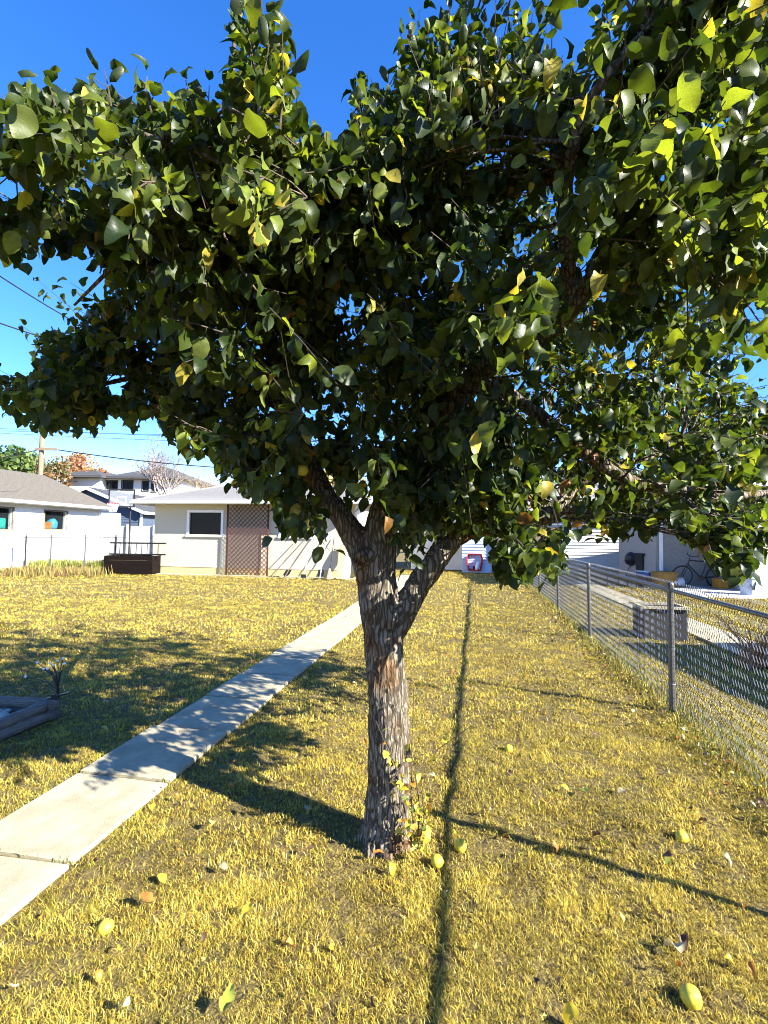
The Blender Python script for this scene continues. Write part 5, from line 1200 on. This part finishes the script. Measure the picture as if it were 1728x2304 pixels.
# ------------------------------------------------------------------ far trees
def far_tree(label, x, y, h, rad, pal, n, name='tree', zc=.6, seed=0, flat=1.0):
    r = np.random.default_rng(seed); t = thing(name, label, 'tree', (x, y, 0), 0)
    m = MB(); m.tube([(0, 0, 0), (.05, 0, h * .4), (0, .05, h * .8)], [.2, .14, .04], 8)
    blobs = []
    for i in range(14):
        d = r.normal(size=3); d /= np.linalg.norm(d); c = np.array([0, 0, h * zc]) + d * np.array([rad * .62, rad * .62, h * (1 - zc) * .62 * flat]); blobs.append((c, rad * r.uniform(.28, .5)))
        m.tube([(0, 0, h * .35), tuple(c * .6 + np.array([0, 0, h * .12])), tuple(c)], [.08, .05, .015], 5)
    m.build('trunk', M['wood_pole'], t)
    bi_ = r.integers(0, len(blobs), n); d = r.normal(size=(n, 3)); d /= np.linalg.norm(d, axis=1)[:, None]
    P = np.array([b[0] for b in blobs])[bi_] + d * np.array([b[1] for b in blobs])[bi_][:, None] * (r.random(n) ** .4)[:, None]
    u = r.normal(size=(n, 3)); u /= np.linalg.norm(u, axis=1)[:, None]; v = np.cross(u, r.normal(size=(n, 3))); v /= np.linalg.norm(v, axis=1)[:, None]
    s = r.uniform(.12, .26, n)[:, None] * rad / 2.5
    V = np.stack([P - u * s, P - v * s * .6, P + u * s, P + v * s * .6], 1).reshape(-1, 3)
    cidx = (np.array([r.integers(0, len(pal)) for _ in blobs])[bi_] + (r.random(n) < .35) * r.integers(0, len(pal), n)) % len(pal)
    col = np.array(pal)[cidx] * r.uniform(.7, 1.25, (n, 1))
    me = np_mesh('crown', V, np.arange(4 * n), np.arange(n) * 4, M['far_leaf']); point_color(me, 'tint', np.repeat(col, 4, 0)); link('crown', me, t); return t
GREEN = [(.07, .12, .03), (.05, .10, .03), (.12, .16, .04)]; ORNG = [(.42, .17, .03), (.36, .14, .05), (.30, .20, .06), (.26, .14, .08)]
def tz(px, py, y): return D(px, py, y)
for lb, px, ty, y, rad, pal, n, sd_ in (
    ('green leafy tree at the left edge behind the white garage', 20, 985, 40, 2.6, GREEN, 2600, 11), ('darker green tree just left of the utility pole', 66, 990, 44, 2.2, GREEN, 2200, 12),
    ('rust brown tree just right of the utility pole', 118, 1000, 43, 2.0, [(.26, .15, .07), (.30, .20, .08), (.12, .13, .05)], 2000, 13), ('pinkish autumn tree behind the rust brown one', 170, 994, 52, 2.6, [(.36, .18, .11), (.42, .24, .12), (.28, .14, .08)], 2400, 14), ('bright orange autumn tree left of the two storey house', 205, 1022, 48, 2.3, ORNG, 2600, 15),
    ('yellowish tree behind the right slope of the cream garage roof', 745, 1045, 38, 3.0, [(.34, .28, .10), (.28, .20, .08), (.22, .20, .07)], 2600, 16), ('dense green tree behind the white sided garage', 1300, 1010, 36, 3.2, GREEN, 2600, 17), ('tall yellow green tree beyond the sheds', 1010, 1040, 42, 3.0, [(.25, .24, .06), (.16, .18, .04)], 2400, 18)):
    p = tz(px, ty, y); far_tree(lb, p.x, y, p.z, rad, pal, n, seed=sd_)
def bare_tree(label, x, y, h, seed, col, spread=.55):
    r = random.Random(seed); t = thing('bare_tree', label, 'tree', (x, y, 0), 0); tr = MB(); cr = MB()
    def grow(p, d, L, rad, lev):
        q = p + d * L; mb = tr if lev < 2 else cr
        mid = p.lerp(q, .5) + Vector((r.gauss(0, .04), r.gauss(0, .04), 0)) * L
        mb.tube([p, mid, q], [rad, rad * .85, rad * .68], 6 if lev < 2 else 3, cap=False)
        if lev >= 7: return
        for _ in range(3 if lev < 5 else 2):
            nd = (d + Vector((r.gauss(0, spread), r.gauss(0, spread), abs(r.gauss(.12, .25))))).normalized(); grow(q if r.random() < .7 else mid, nd, L * r.uniform(.62, .82), rad * .62, lev + 1)
    grow(Vector((0, 0, 0)), Vector((0, 0, 1)), h * .26, h * .018, 0)
    k = mat('bare_bark', col, .9, col2=tuple(c * 1.6 for c in col)); tr.build('trunk', k, t); cr.build('crown', k, t)
p = tz(385, 935, 40); bare_tree('large bare grey tree between the two storey house and the cream garage', p.x, 40, p.z, 3, (.17, .14, .12))
p = tz(475, 985, 36); bare_tree('smaller bare tan tree behind the left slope of the cream garage roof', p.x, 36, p.z, 8, (.24, .19, .13), .6)
p = tz(300, 960, 58); bare_tree('thin bare tree behind the dark roof of the two storey house', p.x, 58, p.z, 21, (.22, .17, .16), .5)
